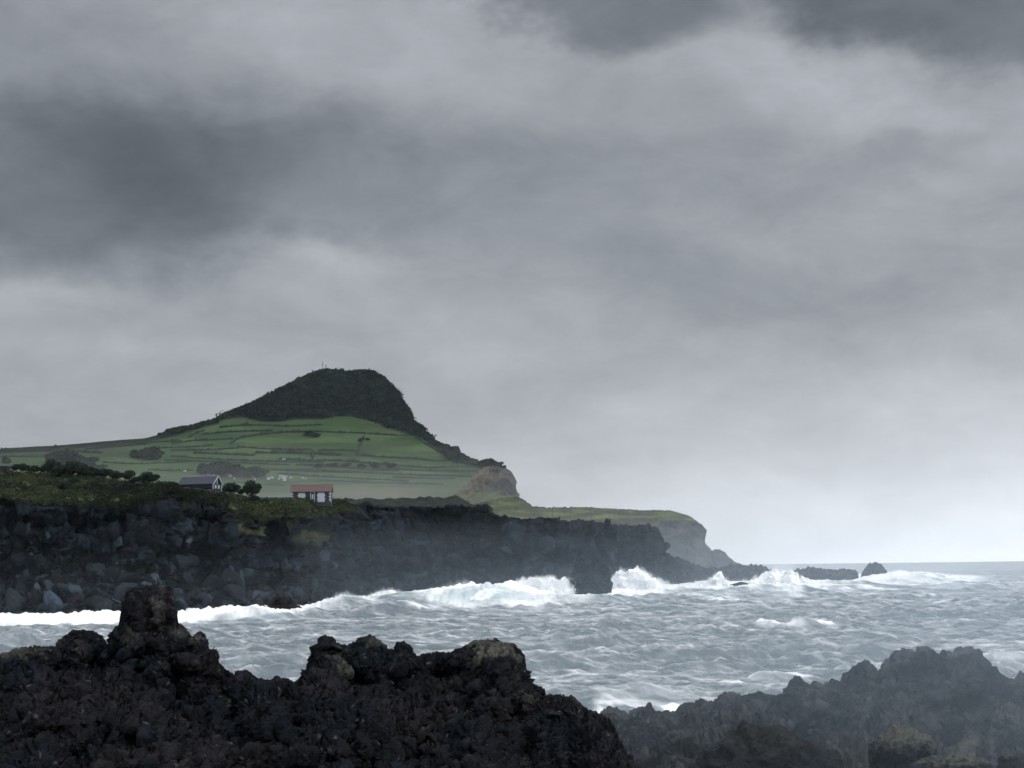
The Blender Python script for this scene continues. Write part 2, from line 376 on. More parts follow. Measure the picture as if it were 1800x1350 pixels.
# ================================================================== foreground lava, right
SB = [(940,1300),(1000,1290),(1040,1262),(1050,1256),(1062,1246),(1083,1245),(1096,1250),(1106,1258),(1110,1248),(1129,1242),(1136,1244),(1142,1234),(1148,1246),(1159,1252),(1169,1249),(1187,1250),(1196,1238),(1217,1235),(1233,1229),(1254,1235),(1267,1221),(1287,1216),(1300,1223),(1317,1222),(1333,1215),(1350,1220),(1362,1225),(1373,1221),(1383,1219),(1385,1208),(1387,1198),(1398,1187),(1412,1194),(1423,1206),(1431,1197),(1442,1202),(1448,1203),(1454,1197),(1458,1202),(1462,1195),(1474,1200),(1481,1198),(1483,1185),(1494,1179),(1508,1169),(1521,1159),(1535,1169),(1546,1179),(1550,1165),(1562,1158),(1567,1149),(1587,1141),(1600,1144),(1610,1150),(1612,1138),(1621,1135),(1637,1140),(1650,1152),(1656,1143),(1669,1144),(1673,1149),(1683,1138),(1700,1136),(1721,1142),(1737,1160),(1758,1183),(1767,1192),(1783,1196),(1790,1186),(1794,1180),(1800,1184),(1830,1170),(1900,1190)]
cB = curve(SB)
pxs = np.arange(940, 1900, 1.25); cr = cB(pxs) + 3.6 * vnoise(np.stack([pxs / 6, pxs * 0, pxs * 0], -1), 6) + 2.4 * vnoise(np.stack([pxs / 2.9, pxs * 0, pxs * 0], -1), 16)
rampB = curve([(1130, 66), (1200, 64.5), (1250, 61), (1290, 56), (1350, 49), (1430, 42)])
front = []
cst = 1 + .25 * sstep(1300, 1100, pxs)
for t in np.linspace(0, 1, 300):
    py = 1430 + (cr - 1430) * t; front.append((py, rampB(py) * (1 + (cst - 1) * t)))
Yc = front[-1][1]; zc = P(pxs, cr, Yc)[:, 2]; back = []
for t in np.linspace(.02, 1, 60):
    Yb = Yc + .4 + 32 * t ** 1.6; back.append((zrow(pxs, Yb, zc - (1.0 * t ** .5 + 7.5 * t)), Yb))
def dB(G, PX, PY):
    q = np.stack([PX * 45 / F, PY * 45 / F, PX * 0], -1); dm = sstep(0, 50, PY - cr[None, :]) * .8 + .2
    return dm * (1 - .5 * sstep(1260, 1330, PY)) * (-5 * fbm(q * .38 + 5, 5, 31) - 2.0 * fbm(q * 1.3, 4, 35) + 1.1 * (worley(q * .8 + .3 * fbm(q, 2, 3)[..., None], 37)[0] - .5))
def hB(G, PX, PY):
    h = lumps(G, [(1.1, .24), (.5, .18), (.23, .10)], 13) + .35 * fbm(G * 1.0, 5, 22) + .34 * fbm(G * 2.5, 5, 23, .62, True)
    f1, f2, r, tl = worley(G / .8 + .4 * fbm(G, 2, 4)[..., None], 25, True); h = h + .26 * tl + .22 * (r - .5)
    return h * (sstep(0, 48, np.abs(PY - cr[None, :])) * .85 + .15)
GB, PXB, PYB = rough_sheet(pxs, front, back, dB, hB)
colB = rockcol(GB, (.005, .008, .012), (.046, .047, .050), .7, 4)  # pale noise patches put lit facets of the relief into the colour
for (px, py, sx, sy, am) in [(1600, 1275, 60, 20, .35), (1690, 1330, 60, 14, .7), (1500, 1330, 60, 20, .3), (1780, 1270, 60, 30, .3)]:
    m = patch(px, py, sx, sy, PXB, PYB, GB, 1.5, .3, int(px))[..., None] * am; colB = colB * (1 - m) + lich * m
idb = (PXB[:-1, :-1] + 8 * fbm(GB[:-1, :-1] * 1.0, 3, 5) > 1547) & (PXB[:-1, :-1] < 1768) & (PYB[:-1, :-1] + 14 * fbm(GB[:-1, :-1] * .8, 3, 7) < 1212)
idb[len(front) + 8:] = False
emit('lava_shore', ~idb, M_LAVAB, 'jagged grey lava shore in spray haze at the right', 'lava shore', 'structure', GB.reshape(-1, 3), colB.reshape(-1, 3), PXB.shape)
emit('rock_outcrop', idb, M_LAVAB, 'large jagged crag with toothed top in the hazy right foreground', 'rock outcrop', None, GB.reshape(-1, 3), colB.reshape(-1, 3), PXB.shape)

# ------------------------------------------------------------------ boulders
import bmesh
_ico = {}
def ico(n):
    if n not in _ico:
        bm = bmesh.new(); bmesh.ops.create_icosphere(bm, subdivisions=n, radius=1.0)
        bm.verts.ensure_lookup_table(); v = np.array([x.co[:] for x in bm.verts]); f = np.array([[x.index for x in y.verts] for y in bm.faces]); bm.free(); _ico[n] = (v, f)
    return _ico[n]
def angular(n, sub, rg):
    v, f = ico(sub); k = 11
    nn = rg.normal(size=(k, 3)); nn /= np.linalg.norm(nn, axis=1, keepdims=True); d = rg.uniform(.42, .95, k)
    dots = v @ nn.T; r = np.where(dots > .05, d / np.maximum(dots, .05), 9).min(1)
    return v * np.minimum(r, 2.0)[:, None], f
def clinker(sub, rg, amp=.16):
    v, f = ico(sub); s = rg.uniform(0, 99, 3)
    r = 1 + amp * 1.5 * fbm(v * 1.2 + s, 4, 2) + lumps(v + s, [(.6, amp * .9), (.25, amp * .5), (.12, amp * .25)], 4)
    return v * r[:, None], f
for (px, py, Y, rx, ry, rz, lab) in [
    (1345, 1360, 44, 1.55, 1.6, .92, 'wide dark lava mound at the bottom edge right of the left shore'),
    (1452, 1345, 45, .36, .4, .34, 'small dark rock beside the wide lava mound'),
    (1590, 1334, 45, .66, .7, .56, 'rounded lava boulder crusted with pale lichen on its top'),
    (1672, 1354, 44, .8, .7, .32, 'low pale crusted rock at the bottom edge by the lichen boulder'),
    (1776, 1342, 45, .26, .3, .24, 'small round grey boulder at the bottom right corner'),
    (1722, 1347, 45, .24, .3, .15, 'small flat rock beside the round grey corner boulder')]:
    rg = np.random.default_rng(int(px)); v, f = clinker(6, rg, .13); ctr = P(px, py, Y)
    v = v * np.array([rx, ry, rz]); wv = v + ctr; nn_ = v / np.linalg.norm(v, axis=1, keepdims=True); f1, f2, r_, tl_ = worley(wv / .3, 33, True)
    v = v + nn_ * (.30 * fbm(wv * 1.3, 4, 30) + .12 * fbm(wv * 2.5, 4, 31) + .05 * tl_ + .05 * fbm(wv * 9, 4, 32, .6, True))[:, None] * min(1, rz / .4); wv = v + ctr
    c = rockcol(wv, (.005, .007, .010), (.012, .013, .015), .8, 5)
    up = v[:, 2] / rz
    lm = sstep(.35, .9, up + .7 * fbm(wv * 3.5, 5, 9, .65)) * (.75 if ('pale' in lab or 'round' in lab) else .12)
    c = c * (1 - lm[:, None]) + lich * 1.3 * lm[:, None]
    o = mesh_from('boulder', v, f, M_LAVA, cols=c); o.location = ctr; tag(o, lab, 'boulder')

# ================================================================== main cliff
cW = curve([(-80, 378), (0, 378), (300, 385), (430, 402), (520, 420), (560, 520), (640, 585), (740, 610), (900, 600), (1000, 590), (1070, 640), (1160, 800), (1240, 930), (1330, 1000)])
cCrest = curve([(-80,822),(0,826),(95,834),(167,839),(200,843),(244,848),(289,848),(318,854),(375,860),(400,866),(433,874),(467,878),(509,877),(582,877),(600,878),(622,888),(644,885),(678,890),(700,893),(723,889),(767,891),(810,887),(833,893),(840,886),(846,891),(855,888),(862,901),(883,907),(917,912),(947,910),(1000,916),(1033,915),(1062,920),(1067,914),(1073,921),(1100,923),(1112,926),(1130,921),(1147,925),(1157,930),(1163,947),(1167,970),(1183,978),(1210,988),(1233,996),(1250,999),(1272,997),(1290,990),(1310,996),(1330,1003)])
cEdge = curve([(-80,872),(0,874),(60,879),(110,881),(150,886),(230,893),(250,880),(300,868),(360,876),(400,893),(420,905),(470,908),(530,906),(575,902),(600,893),(622,892),(1400,1500)])
pxs = np.arange(-80, 1330, 1.3)
crest = cCrest(pxs) + (4.0 * vnoise(np.stack([pxs / 9, pxs * 0, pxs * 0], -1), 8) + 4.0 * vnoise(np.stack([pxs / 3.6, pxs * 0, pxs * 0], -1), 18)) * sstep(590, 640, pxs)
edge = np.maximum(np.minimum(cEdge(pxs), crest + 400), crest + 1.2)
edge = np.where(pxs > 640, crest + 1.2, edge) + 2.0 * vnoise(np.stack([pxs / 9, pxs * 0, pxs * 0], -1), 9) * sstep(640, 600, pxs)
Yw = cW(pxs); Zedge = None
Ye = Yw * 1.0 + 26 + 8 * fbm(np.stack([pxs / 120, pxs * 0, pxs * 0], -1), 3, 3)
# far tip tapers into the reef
tip = sstep(1150, 1200, pxs); Ye = Ye - 14 * tip
pw = zrow(pxs, Yw, -1.0)
front = []
for t in np.linspace(0, 1, 240):                     # talus, then steeper face
    py = pw + (edge - pw) * t
    prof = .62 * sstep(0, .5, t) * t / .62 if False else np.interp(t, [0, .12, .45, .62, 1], [0, .28, .72, .86, 1.0])
    front.append((py, Yw + (Ye - Yw) * prof))
flat = (pxs < 640)
Ycr = np.where(flat, Ye + np.interp(pxs, [0, 300, 600, 640], [75, 70, 60, 6]), Ye + 4)
for t in np.linspace(.02, 1, 110): front.append((edge + (crest - edge) * t, Ye + (Ycr - Ye) * t))
zc = P(pxs, crest, Ycr)[:, 2]; back = []
for t in np.linspace(.05, 1, 30):
    Yb = Ycr + 40 * t; back.append((zrow(pxs, Yb, zc - 4 * t - 8 * t * t * sstep(700, 1150, pxs)), Yb))
def dC(G, PX, PY):
    q = G * np.array([1, .35, 1]); ff = sstep(0, 25, PY - edge[None, :]) 
    cove = -18 * np.exp(-((PX - 452) / 40) ** 2) * 0
    return ff * (-5 * fbm(G * np.array([.012, .004, .26]), 3, 47) - 17 * fbm(q * .035, 4, 41) - 6.5 * fbm(q * .11, 4, 45)) + 16 * np.exp(-((PX - 470) / 26) ** 2) * ff * sstep(1075, 1000, PY) - 12 * np.exp(-((PX - 405) / 22) ** 2) * ff * sstep(1075, 1010, PY) - 10 * np.exp(-((PX - 1038) / 26) ** 2) * sstep(960, 1000, PY)
def hC(G, PX, PY):
    face = sstep(-2, 10, PY - edge[None, :]) * sstep(0, 14, PY - crest[None, :]) * .85 + .15
    f1, f2, r, tl = worley(G * np.array([1, 1, .8]) / 9.0, 61, True); h = 2.6 * (r - .5) + 2.8 * tl
    f1, f2, r, tl = worley(G / 4.0, 62, True); h = h + 1.4 * (r - .5) + 1.8 * tl
    f1, f2, r, tl = worley(G / 1.7, 63, True); h = h + .6 * (r - .5) + .9 * tl
    h = h * face + .35 * fbm(G * .5, 4, 64) 
    plat = sstep(4, -3, PY - edge[None, :]) * sstep(620, 590, PX)
    h = h * (1 - plat) + plat * (.9 * np.maximum(fbm(G * np.array([.09, .05, .09]), 4, 66), -.3) + .5 * np.abs(fbm(G * .5, 4, 67)))
    return h
GC, PXC, PYC = rough_sheet(pxs, front, back, dC, hC)
far_ = sstep(700, 1100, PXC)[..., None]
colC = rockcol(GC, (.0035, .007, .011), (.0085, .013, .018), .06, 14)
f1, f2, r, tl = worley(GC / 4.0, 62, True)
colC = colC * (.6 + 1.8 * r[..., None] ** 4)
n_ = fbm(GC * .12, 4, 71)
gm = sstep(5, -4, PYC - edge[None, :] + 9 * fbm(GC * .25, 4, 72)) * sstep(625, 585, PXC + 10 * n_)
hang = sstep(.25, .5, fbm(GC * np.array([.2, .2, .35]), 4, 73)) * sstep(40, 5, PYC - edge[None, :]) * sstep(625, 590, PXC)
n2 = sstep(-.25, .3, fbm(GC * np.array([.12, .05, .12]), 5, 74))[..., None]; n3 = sstep(-.05, .35, fbm(GC * .35, 4, 75))[..., None]
grass = np.array([.014, .019, .010]) * (1 - n2) + np.array([.042, .057, .022]) * n2
grass = grass * (1 - .55 * n3) + np.array([.030, .028, .016]) * .55 * n3
edgeg = (sstep(16, 0, np.abs(PYC - edge[None, :] + 6)) * sstep(-.2, .3, n_))[..., None]
grass = grass * (1 - .5 * edgeg) + np.array([.085, .095, .030]) * .5 * edgeg
gg = np.maximum(gm, .6 * hang)[..., None]
colC = colC * (1 - gg) + grass * gg
for (px, py, sx, sy, am) in [(450, 935, 45, 6, .8), (545, 945, 35, 14, .7), (500, 925, 20, 8, .5), (880, 900, 40, 4, .5)]:
    m = patch(px, py, sx, sy, PXC, PYC, GC, .3, .25, int(px))[..., None] * am; colC = colC * (1 - m) + np.array([.055, .062, .022]) * m
for (px, py, sx, sy, am) in [(415, 1030, 12, 16, .9), (470, 1035, 16, 14, .8), (330, 1040, 22, 8, .6)]:
    m = patch(px, py, sx, sy, PXC, PYC, GC, .5, .3, int(px))[..., None] * am; colC = colC * (1 - m) + np.array([.03, .05, .022]) * m
shore = (sstep(1045, 1065, PYC) * sstep(620, 540, PXC))[..., None]
colC = colC * (1 - .6 * shore) + np.array([.034, .030, .030]) * .6 * shore
cliff = emit('cliff', np.ones((PXC.shape[0] - 1, PXC.shape[1] - 1), bool), M_CLIFF, 'dark lava sea cliff with grassy top running along the shore', 'cliff', 'structure', GC.reshape(-1, 3), colC.reshape(-1, 3), PXC.shape)
reg('cliff', cliff)

# rubble at the foot of the cliff: too many to count
vs, fs, cs = [], [], []; off = 0; rg = np.random.default_rng(3)
bigs = []
k = 0
while k < 2200:
    px = rg.uniform(-60, 1240); lo = float(zrow(px, cW(px), 0)); hi = float(np.interp(px, pxs, edge))
    t = rg.beta(1.0, 2.6); py = lo + (hi - lo) * t * .86
    h = hit('cliff', px, py)
    k += 1
    if h is None: continue
    size = min(rg.lognormal(.0, .62) * .58 * (1.25 if t < .35 else .8), 2.5)
    v, f = angular(0, 3 if size > 1.2 else 2, rg); sc3 = size * rg.uniform(.3, 1.35, 3)
    rot = np.array(Euler(rg.uniform(0, 6, 3)).to_matrix()); v = (v * sc3) @ rot.T
    cc = np.array([.015, .021, .027]) * (rg.uniform(.2, 1.1) if rg.random() < .78 else rg.uniform(1.3, 2.4)) * (1 + .1 * rg.normal(size=3) * .3)
    h = h + Vector((0, .12 * size, -.1 * size))
    if size > 1.5 and len(bigs) < 40:
        bigs.append((v, f, h, cc)); continue
    vs.append(v + np.array(h)); fs.append(f + off); off += len(v); cs.append(np.tile(cc, (len(v), 1)))
o = mesh_from('rubble', np.concatenate(vs), np.concatenate(fs), M_BOULD, cols=np.concatenate(cs), smooth=False); tag(o, 'fallen angular blocks heaped down the foot of the dark cliff', 'rubble', kind='stuff')
for (v, f, h, cc) in bigs:
    o = mesh_from('boulder', v, f, M_BOULD, cols=np.tile(cc * .75, (len(v), 1)), smooth=False); o.location = h
    tag(o, 'big angular grey boulder lying on the slope under the dark lava cliff', 'boulder', 'big boulders below the cliff')

# rocks standing in the surf
def searock(px, py, Y, wpx, hpx, lab, group=None, peak=0, sub=4, col=(.014, .017, .020)):
    rg = np.random.default_rng(int(px * 3 + py)); v, f = clinker(sub, rg, .15)
    rx = wpx / F * Y * .5; rz = hpx / F * Y
    v = v * np.array([rx, rx * .9, rz]); v[:, 0] += peak * rx * np.clip(v[:, 2] / rz, 0, 1)
    h = P(px, py, Y); c = rockcol(v + h, col, tuple(1.4 * q for q in col), .3, 6)
    o = mesh_from('sea_rock', v, f, M_CLIFF, cols=c); o.location = (h[0], h[1], h[2]); tag(o, lab, 'rock', group); return o
def seaY(px, py): return CAMZ * F / (py - float(hor(px)))
for a in [(38, 1082, 26, 7, 'low dark rock in the white surf at the far left'), (78, 1082, 20, 8, 'second low rock in the surf from the left edge'),
          (130, 1083, 26, 12, 'pointed dark rock in the surf left of the tall pinnacle'), (178, 1082, 22, 8, 'small flat-topped rock in the surf just left of the pinnacle'),
          (548, 1072, 22, 5, 'small wet rock ringed by foam below the red-roofed cottage')]:
    searock(a[0], a[1], seaY(a[0], a[1]) + 3, a[2], a[3], a[4], col=(.020, .019, .020))
searock(1300, 1040, seaY(1300, 1044), 44, 15, 'dark domed rock swamped by surf in front of the reef', peak=.1)
#REEF
# ================================================================== second low ridge and plain
pxs = np.arange(560, 905, 2.0)
c2 = curve([(560,884),(583,881),(600,877),(690,876),(750,874),(783,873),(800,870),(808,871),(813,877),(830,886),(850,894),(870,904),(905,915)])(pxs) + vnoise(np.stack([pxs / 5, pxs * 0, pxs * 0], -1), 4) * 1.0
fr = []
for t in np.linspace(0, 1, 30): fr.append((925 + (c2 - 925) * t, 690 + 50 * t))
zc = P(pxs, c2, 740)[:, 2]; bk = [(zrow(pxs, 740 + 80 * t, zc - 14 * t * t - 1), 740 + 80 * t) for t in np.linspace(.05, 1, 10)]
G2, X2, Y2 = rough_sheet(pxs, fr, bk, lambda G, a, b: -6 * fbm(G * .04, 3, 2), lambda G, a, b: .8 * fbm(G * .3, 4, 5))
cc = rockcol(G2, (.012, .017, .018), (.022, .026, .021), .08, 2)
o = mesh_from('terrace', G2.reshape(-1, 3), gridfaces(*X2.shape), M_CLIFF, cols=cc.reshape(-1, 3)); tag(o, 'low dark scrubby terrace behind the cliff top right of the cottage', 'terrace', kind='structure')

# ================================================================== hill
SG = [(-140,796),(0,789),(98,783),(144,779),(256,770),(276,765),(300,759),(333,750),(383,736),(410,723),(447,709),(477,693),(503,680),(540,662),(564,653),(572,650),(580,651),(610,655),(633,652),(653,653),(663,659),(677,667),(683,675),(693,685),(703,695),(705,708),(713,715),(720,727),(725,743),(737,748),(747,762),(770,775),(790,787),(817,802),(847,814),(870,835),(905,868),(930,888),(960,905),(1000,915)]
cG = curve(SG); pxs = np.arange(-140, 1000, 1.4)
cr = cG(pxs) + 1.6 * vnoise(np.stack([pxs / 5, pxs * 0, pxs * 0], -1), 14) * (.35 + .65 * sstep(380, 420, pxs) * sstep(760, 740, pxs)) + (3.2 * vnoise(np.stack([pxs / 9, pxs * 0, pxs * 0], -1), 24) + 2.2 * vnoise(np.stack([pxs / 3.5, pxs * 0, pxs * 0], -1), 25)) * sstep(655, 675, pxs) * sstep(850, 800, pxs)
rampG = curve([(640, 3060), (700, 2960), (735, 2860), (780, 2700), (840, 2420), (880, 2050), (900, 1700), (940, 1250)])
nG = 300; front = []
for t in np.linspace(0, 1, nG):
    py = 940 + (cr - 940) * t; front.append((py, rampG(py)))
Yc = rampG(cr); zc = P(pxs, cr, Yc)[:, 2]; back = []
for t in np.linspace(.03, 1, 30): back.append((zrow(pxs, Yc + 900 * t, zc - 6 * t - (zc - 40) * .9 * t ** 1.4), Yc + 900 * t))
cCap = curve([(-140,780),(0,790),(144,782),(256,776),(330,752),(383,737),(430,732),(457,736),(507,736),(567,738),(583,733),(617,732),(650,740),(683,752),(717,758),(743,771),(767,788),(810,811),(847,819),(900,860)])
capm = lambda PX, PY: sstep(2.0, -2.0, PY - cCap(PX)) * sstep(370, 400, PX)
def dG(G, PX, PY):
    c_ = capm(PX, PY)
    return c_ * (-115 * fbm(G * .006, 5, 51)) - 18 * fbm(G * .002, 3, 52)
def hG(G, PX, PY):
    c_ = capm(PX, PY)
    crg = sstep(600, 700, PX)
    f1, f2, r, tl = worley(G / 26., 81, True)
    return c_ * (3.5 * np.abs(fbm(G * .05, 4, 53)) + 4 * fbm(G * .02, 3, 54) + crg * (5 * (r - .5) + 5 * tl)) + .8 * fbm(G * .02, 3, 55)
GG, PXG, PYG = rough_sheet(pxs, front, back, dG, hG)
st = np.stack([PXG / 55 + .04 * PYG, PYG / 5.0, PYG * 0], -1)
f1, f2, r = worley(np.stack([PXG / 110 + PYG * .02, (PYG - .02 * PXG) / 9, PYG * 0 + .5], -1), 17)
r = r[..., None]
g1, g2 = np.array([.025, .049, .021]), np.array([.052, .082, .035])
colG = g1 * (1 - r) + g2 * r
br = sstep(.1, .4, fbm(np.stack([PXG / 90, PYG / 9, PYG * 0], -1), 4, 18))[..., None]
colG = colG * (1 - .55 * br) + np.array([.055, .058, .035]) * .55 * br
lowl = (sstep(300, 180, PXG + 2 * (PYG - 780)) * sstep(812, 795, PYG + 9 * fbm(st * .8, 3, 6)))[..., None]
colG = colG * (1 - .8 * lowl) + np.array([.034, .038, .030]) * .8 * lowl
top = (sstep(745, 770, PYG))[..., None] * sstep(800, 780, PYG)[..., None] * 0
brm = (sstep(852, 862, PYG + 4 * fbm(st, 3, 8)) * sstep(560, 600, PXG) * sstep(800, 700, PXG))[..., None]
colG = colG * (1 - .7 * brm) + np.array([.095, .085, .062]) * .7 * brm
capn = fbm(GG * .02, 5, 19)
capc = rockcol(GG, (.006, .012, .010), (.012, .017, .013), .01, 19)
rk = (sstep(640, 705, PXG + 40 * capn) * sstep(-.1, .3, capn))[..., None]
capc = capc * (1 - .7 * rk) + np.array([.018, .020, .022]) * .7 * rk
pale = (np.exp(-((PXG - 565) / 17) ** 2 - ((PYG - 725) / 8) ** 2) + .7 * np.exp(-((PXG - 480) / 24) ** 2 - ((PYG - 727) / 7) ** 2) + .5 * np.exp(-((PXG - 615) / 4) ** 2 - ((PYG - 715) / 10) ** 2))[..., None]
capc = capc * (1 - .7 * np.clip(pale, 0, 1)) + np.array([.055, .058, .030]) * .7 * np.clip(pale, 0, 1)
cm_ = capm(PXG, PYG + 4 * capn)[..., None]
strip = (sstep(16, 8, PYG - cG(PXG) + 2 * capn) * sstep(715, 735, PXG))[..., None]; cm_ = np.maximum(cm_, strip)
strip2 = (sstep(11, 6, PYG - cG(PXG) + 2 * capn) * sstep(400, 380, PXG))[..., None] * .8; cm_ = np.maximum(cm_, strip2)
colG = colG * (1 - cm_) + capc * cm_
hill = emit('hill', np.ones((PXG.shape[0] - 1, PXG.shape[1] - 1), bool), M_HILL, 'green terraced hill with dark wooded peak', 'hill', 'structure', GG.reshape(-1, 3), colG.reshape(-1, 3), PXG.shape)
reg('hill', hill)

# low land joining cliff top and hill
PYp = np.linspace(0, 1, 60)[:, None]; pxs = np.arange(-400, 1000, 8.0)[None, :]
YY = 440 + (2300 - 440) * PYp ** 1.3 + np.maximum(0, cW(pxs) - 380)*(1 - PYp)
zz = 17 + (70 - 17) * sstep(.2, 1, PYp) + 0 * pxs
XX = (pxs - 900) / F * YY
zz = np.where(pxs > 880, zz - 10, zz) + 1.2 * fbm(np.stack([XX * .02, YY * .02, XX * 0], -1), 3, 4)
G = np.stack([XX, YY + 0 * XX, zz], -1)
c = rockcol(G, (.035, .055, .022), (.06, .07, .03), .01, 2)
o = mesh_from('land', G.reshape(-1, 3), gridfaces(*XX.shape), M_HILL, cols=c.reshape(-1, 3)); tag(o, 'low green land between the cliff top and the hill', 'land', kind='structure')

# ================================================================== tuff knob and far headland
def ridge(pxs, sil, ybot, Ytop, Ybot, dfun, hfun, nrow=90, backlen=200, jig=2.5, backdrop=30):
    cr = curve(sil)(pxs) + jig * vnoise(np.stack([pxs / 6.3, pxs * 0, pxs * 0], -1), 33) + jig * .9 * vnoise(np.stack([pxs / 2.9, pxs * 0, pxs * 0], -1), 35)
    fr = []
    for t in np.linspace(0, 1, nrow):
        py = ybot(pxs) + (cr - ybot(pxs)) * t; fr.append((py, Ybot + (Ytop(pxs) - Ybot) * t ** 1.3))
    Yc = Ytop(pxs); zc = P(pxs, cr, Yc)[:, 2]
    bk = [(zrow(pxs, Yc + backlen * t, zc - backdrop * t * t - 1), Yc + backlen * t) for t in np.linspace(.04, 1, 16)]
    return rough_sheet(pxs, fr, bk, dfun, lambda G, X, Y_: hfun(G, X, Y_) * (.25 + .75 * sstep(0, 14, np.abs(Y_ - cr[None, :])))), cr
hl_top = [(800,893),(830,886),(905,872),(917,876),(937,890),(967,892),(1040,891),(1047,893),(1083,894),(1133,897),(1177,897),(1200,903),(1213,907),(1223,915),(1232,925),(1230.5,937),(1233,950),(1240,957),(1245,963),(1250,974),(1257,977),(1260,969),(1267,966),(1275,975),(1279,987),(1297,993),(1310,998)]
(GH, PXH, PYH), crH = ridge(np.arange(800, 1310, 1.2), hl_top, lambda x: 1004 + 0 * x, lambda x: 1560 + 0 * x, 1380,
    lambda G, X, Y: -30 * fbm(G * .012, 4, 3) * sstep(900, 930, Y), lambda G, X, Y: (6.5 * (worley(G / 16, 5, True)[3]) + 5 * fbm(G * .06, 5, 6)) * (.15 + .85 * sstep(908, 930, Y)), 110, 300)
rc = rockcol(GH * np.array([1, 1, .35]), (.014, .017, .020), (.055, .054, .052), .05, 7)
gl = sstep(1, -1, (PYH - np.interp(PXH, [800, 1000, 1100, 1140, 1200, 1232], [925, 922, 918, 920, 912, 918]) + 8 * fbm(GH * .03, 4, 8)) / 4)[..., None]
n_ = sstep(-.2, .3, fbm(np.stack([PXH / 50, PYH / 6, PYH * 0], -1), 4, 8))[..., None]
gc = np.array([.05, .055, .030]) * (1 - n_) + np.array([.10, .12, .045]) * n_
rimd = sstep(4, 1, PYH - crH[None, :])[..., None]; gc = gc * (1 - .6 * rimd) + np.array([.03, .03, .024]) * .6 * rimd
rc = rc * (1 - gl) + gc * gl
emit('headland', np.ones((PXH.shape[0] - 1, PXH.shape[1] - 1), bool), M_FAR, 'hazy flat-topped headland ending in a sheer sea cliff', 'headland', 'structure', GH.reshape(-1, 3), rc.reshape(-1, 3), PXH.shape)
kn_top = [(790,872),(815,856),(835,838),(850,822),(860,815),(873,813),(887,820),(898,830),(903,840),(906,860),(905,868),(912,874),(925,884)]
(GK, PXK, PYK), crK = ridge(np.arange(790, 925, 1.0), kn_top, lambda x: 896 + 0 * x, lambda x: 1960 + 0 * x, 1750,
    lambda G, X, Y: -20 * fbm(G * .012, 3, 5), lambda G, X, Y: 6 * (worley(G / 18, 9, True)[3]) + 5 * fbm(G * .06, 4, 9), 80, 150)
rc = rockcol(GK, (.030, .032, .034), (.075, .072, .064), .03, 9)
m = (sstep(870, 850, PXK + .5 * (PYK - 840) + 10 * fbm(GK * .03, 3, 2)))[..., None]; rc = rc * (1 - .7 * m) + np.array([.13, .11, .07]) * .7 * m
m = sstep(866, 874, PYK)[..., None]; rc = rc * (1 - m) + np.array([.085, .09, .045]) * m
emit('tuff_knob', np.ones((PXK.shape[0] - 1, PXK.shape[1] - 1), bool), M_FAR, 'pale brown rock bluff at the right foot of the hill', 'rock bluff', None, GK.reshape(-1, 3), rc.reshape(-1, 3), PXK.shape)

# ================================================================== reef and buttress
def reefpart(x0, x1, sil, yb, Y, lab, kind_name='sea_rock', dep=14, base=(.012, .015, .018), bl=18):
    (g, X, Yp), c_ = ridge(np.arange(x0, x1, .8), sil, lambda x: yb + 0 * x, lambda x: Y + 0 * x, Y - dep,
        lambda G, X, Y_: -dep * .7 * fbm(np.stack([X / 26, Y_ / 18, X * 0], -1), 4, 3), lambda G, X, Y_: .9 * (worley(G / 4.2, 5, True)[3]) + .5 * (worley(G / 1.7, 6, True)[3]) + .7 * fbm(G * .3, 4, 6), 60, bl, 5.0, 12)
    o = emit(kind_name, np.ones((X.shape[0] - 1, X.shape[1] - 1), bool), M_CLIFF, lab, 'rock', None, g.reshape(-1, 3), rockcol(g, base, tuple(1.5 * q for q in base), .2, 7).reshape(-1, 3), X.shape)
reefpart(1205, 1368, [(1205,1040),(1210,1010),(1222,1001),(1233,1002),(1240,998),(1250,996),(1262,999),(1272,1003),(1290,997),(1305,994),(1320,993),(1332,992),(1345,996),(1355,1000),(1362,1008),(1367,1035)], 1042, 950, 'long broken reef joining the cliff tip to the open sea')
reefpart(1372, 1514, [(1372,1030),(1378,1006),(1388,1003),(1400,1001),(1412,999),(1425,996),(1437,998),(1450,1000),(1470,1001),(1485,1000),(1500,1001),(1508,1006),(1513,1030)], 1038, 930, 'long flat-topped reef rock left of the pointed stack')
reefpart(1510, 1566, [(1510,1030),(1514,1010),(1518,1000),(1525,993),(1535,987.5),(1547,991),(1555,998),(1561,1006),(1565,1028)], 1034, 915, 'pointed stack at the seaward end of the reef', dep=9)
reefpart(456, 546, [(456,1084),(462,1076),(470,1064),(478,1058),(484,1048),(491,1043),(498,1049),(506,1051),(514,1058),(524,1063),(534,1071),(540,1074),(545,1084)], 1086, 366, 'low pointed reddish-grey rock on the shore below the red-roofed cottage', dep=4, base=(.014, .012, .013), bl=8)
reefpart(996, 1078, [(996,1060),(1003,1030),(1006,1005),(1012,990),(1020,982),(1035,979),(1052,984),(1066,988),(1072,1008),(1066,1026),(1074,1040),(1077,1060)], 1064, 548, 'bulky black buttress standing out between two bursts of spray', 'rock_buttress', dep=8, base=(.005, .008, .0115), bl=40)

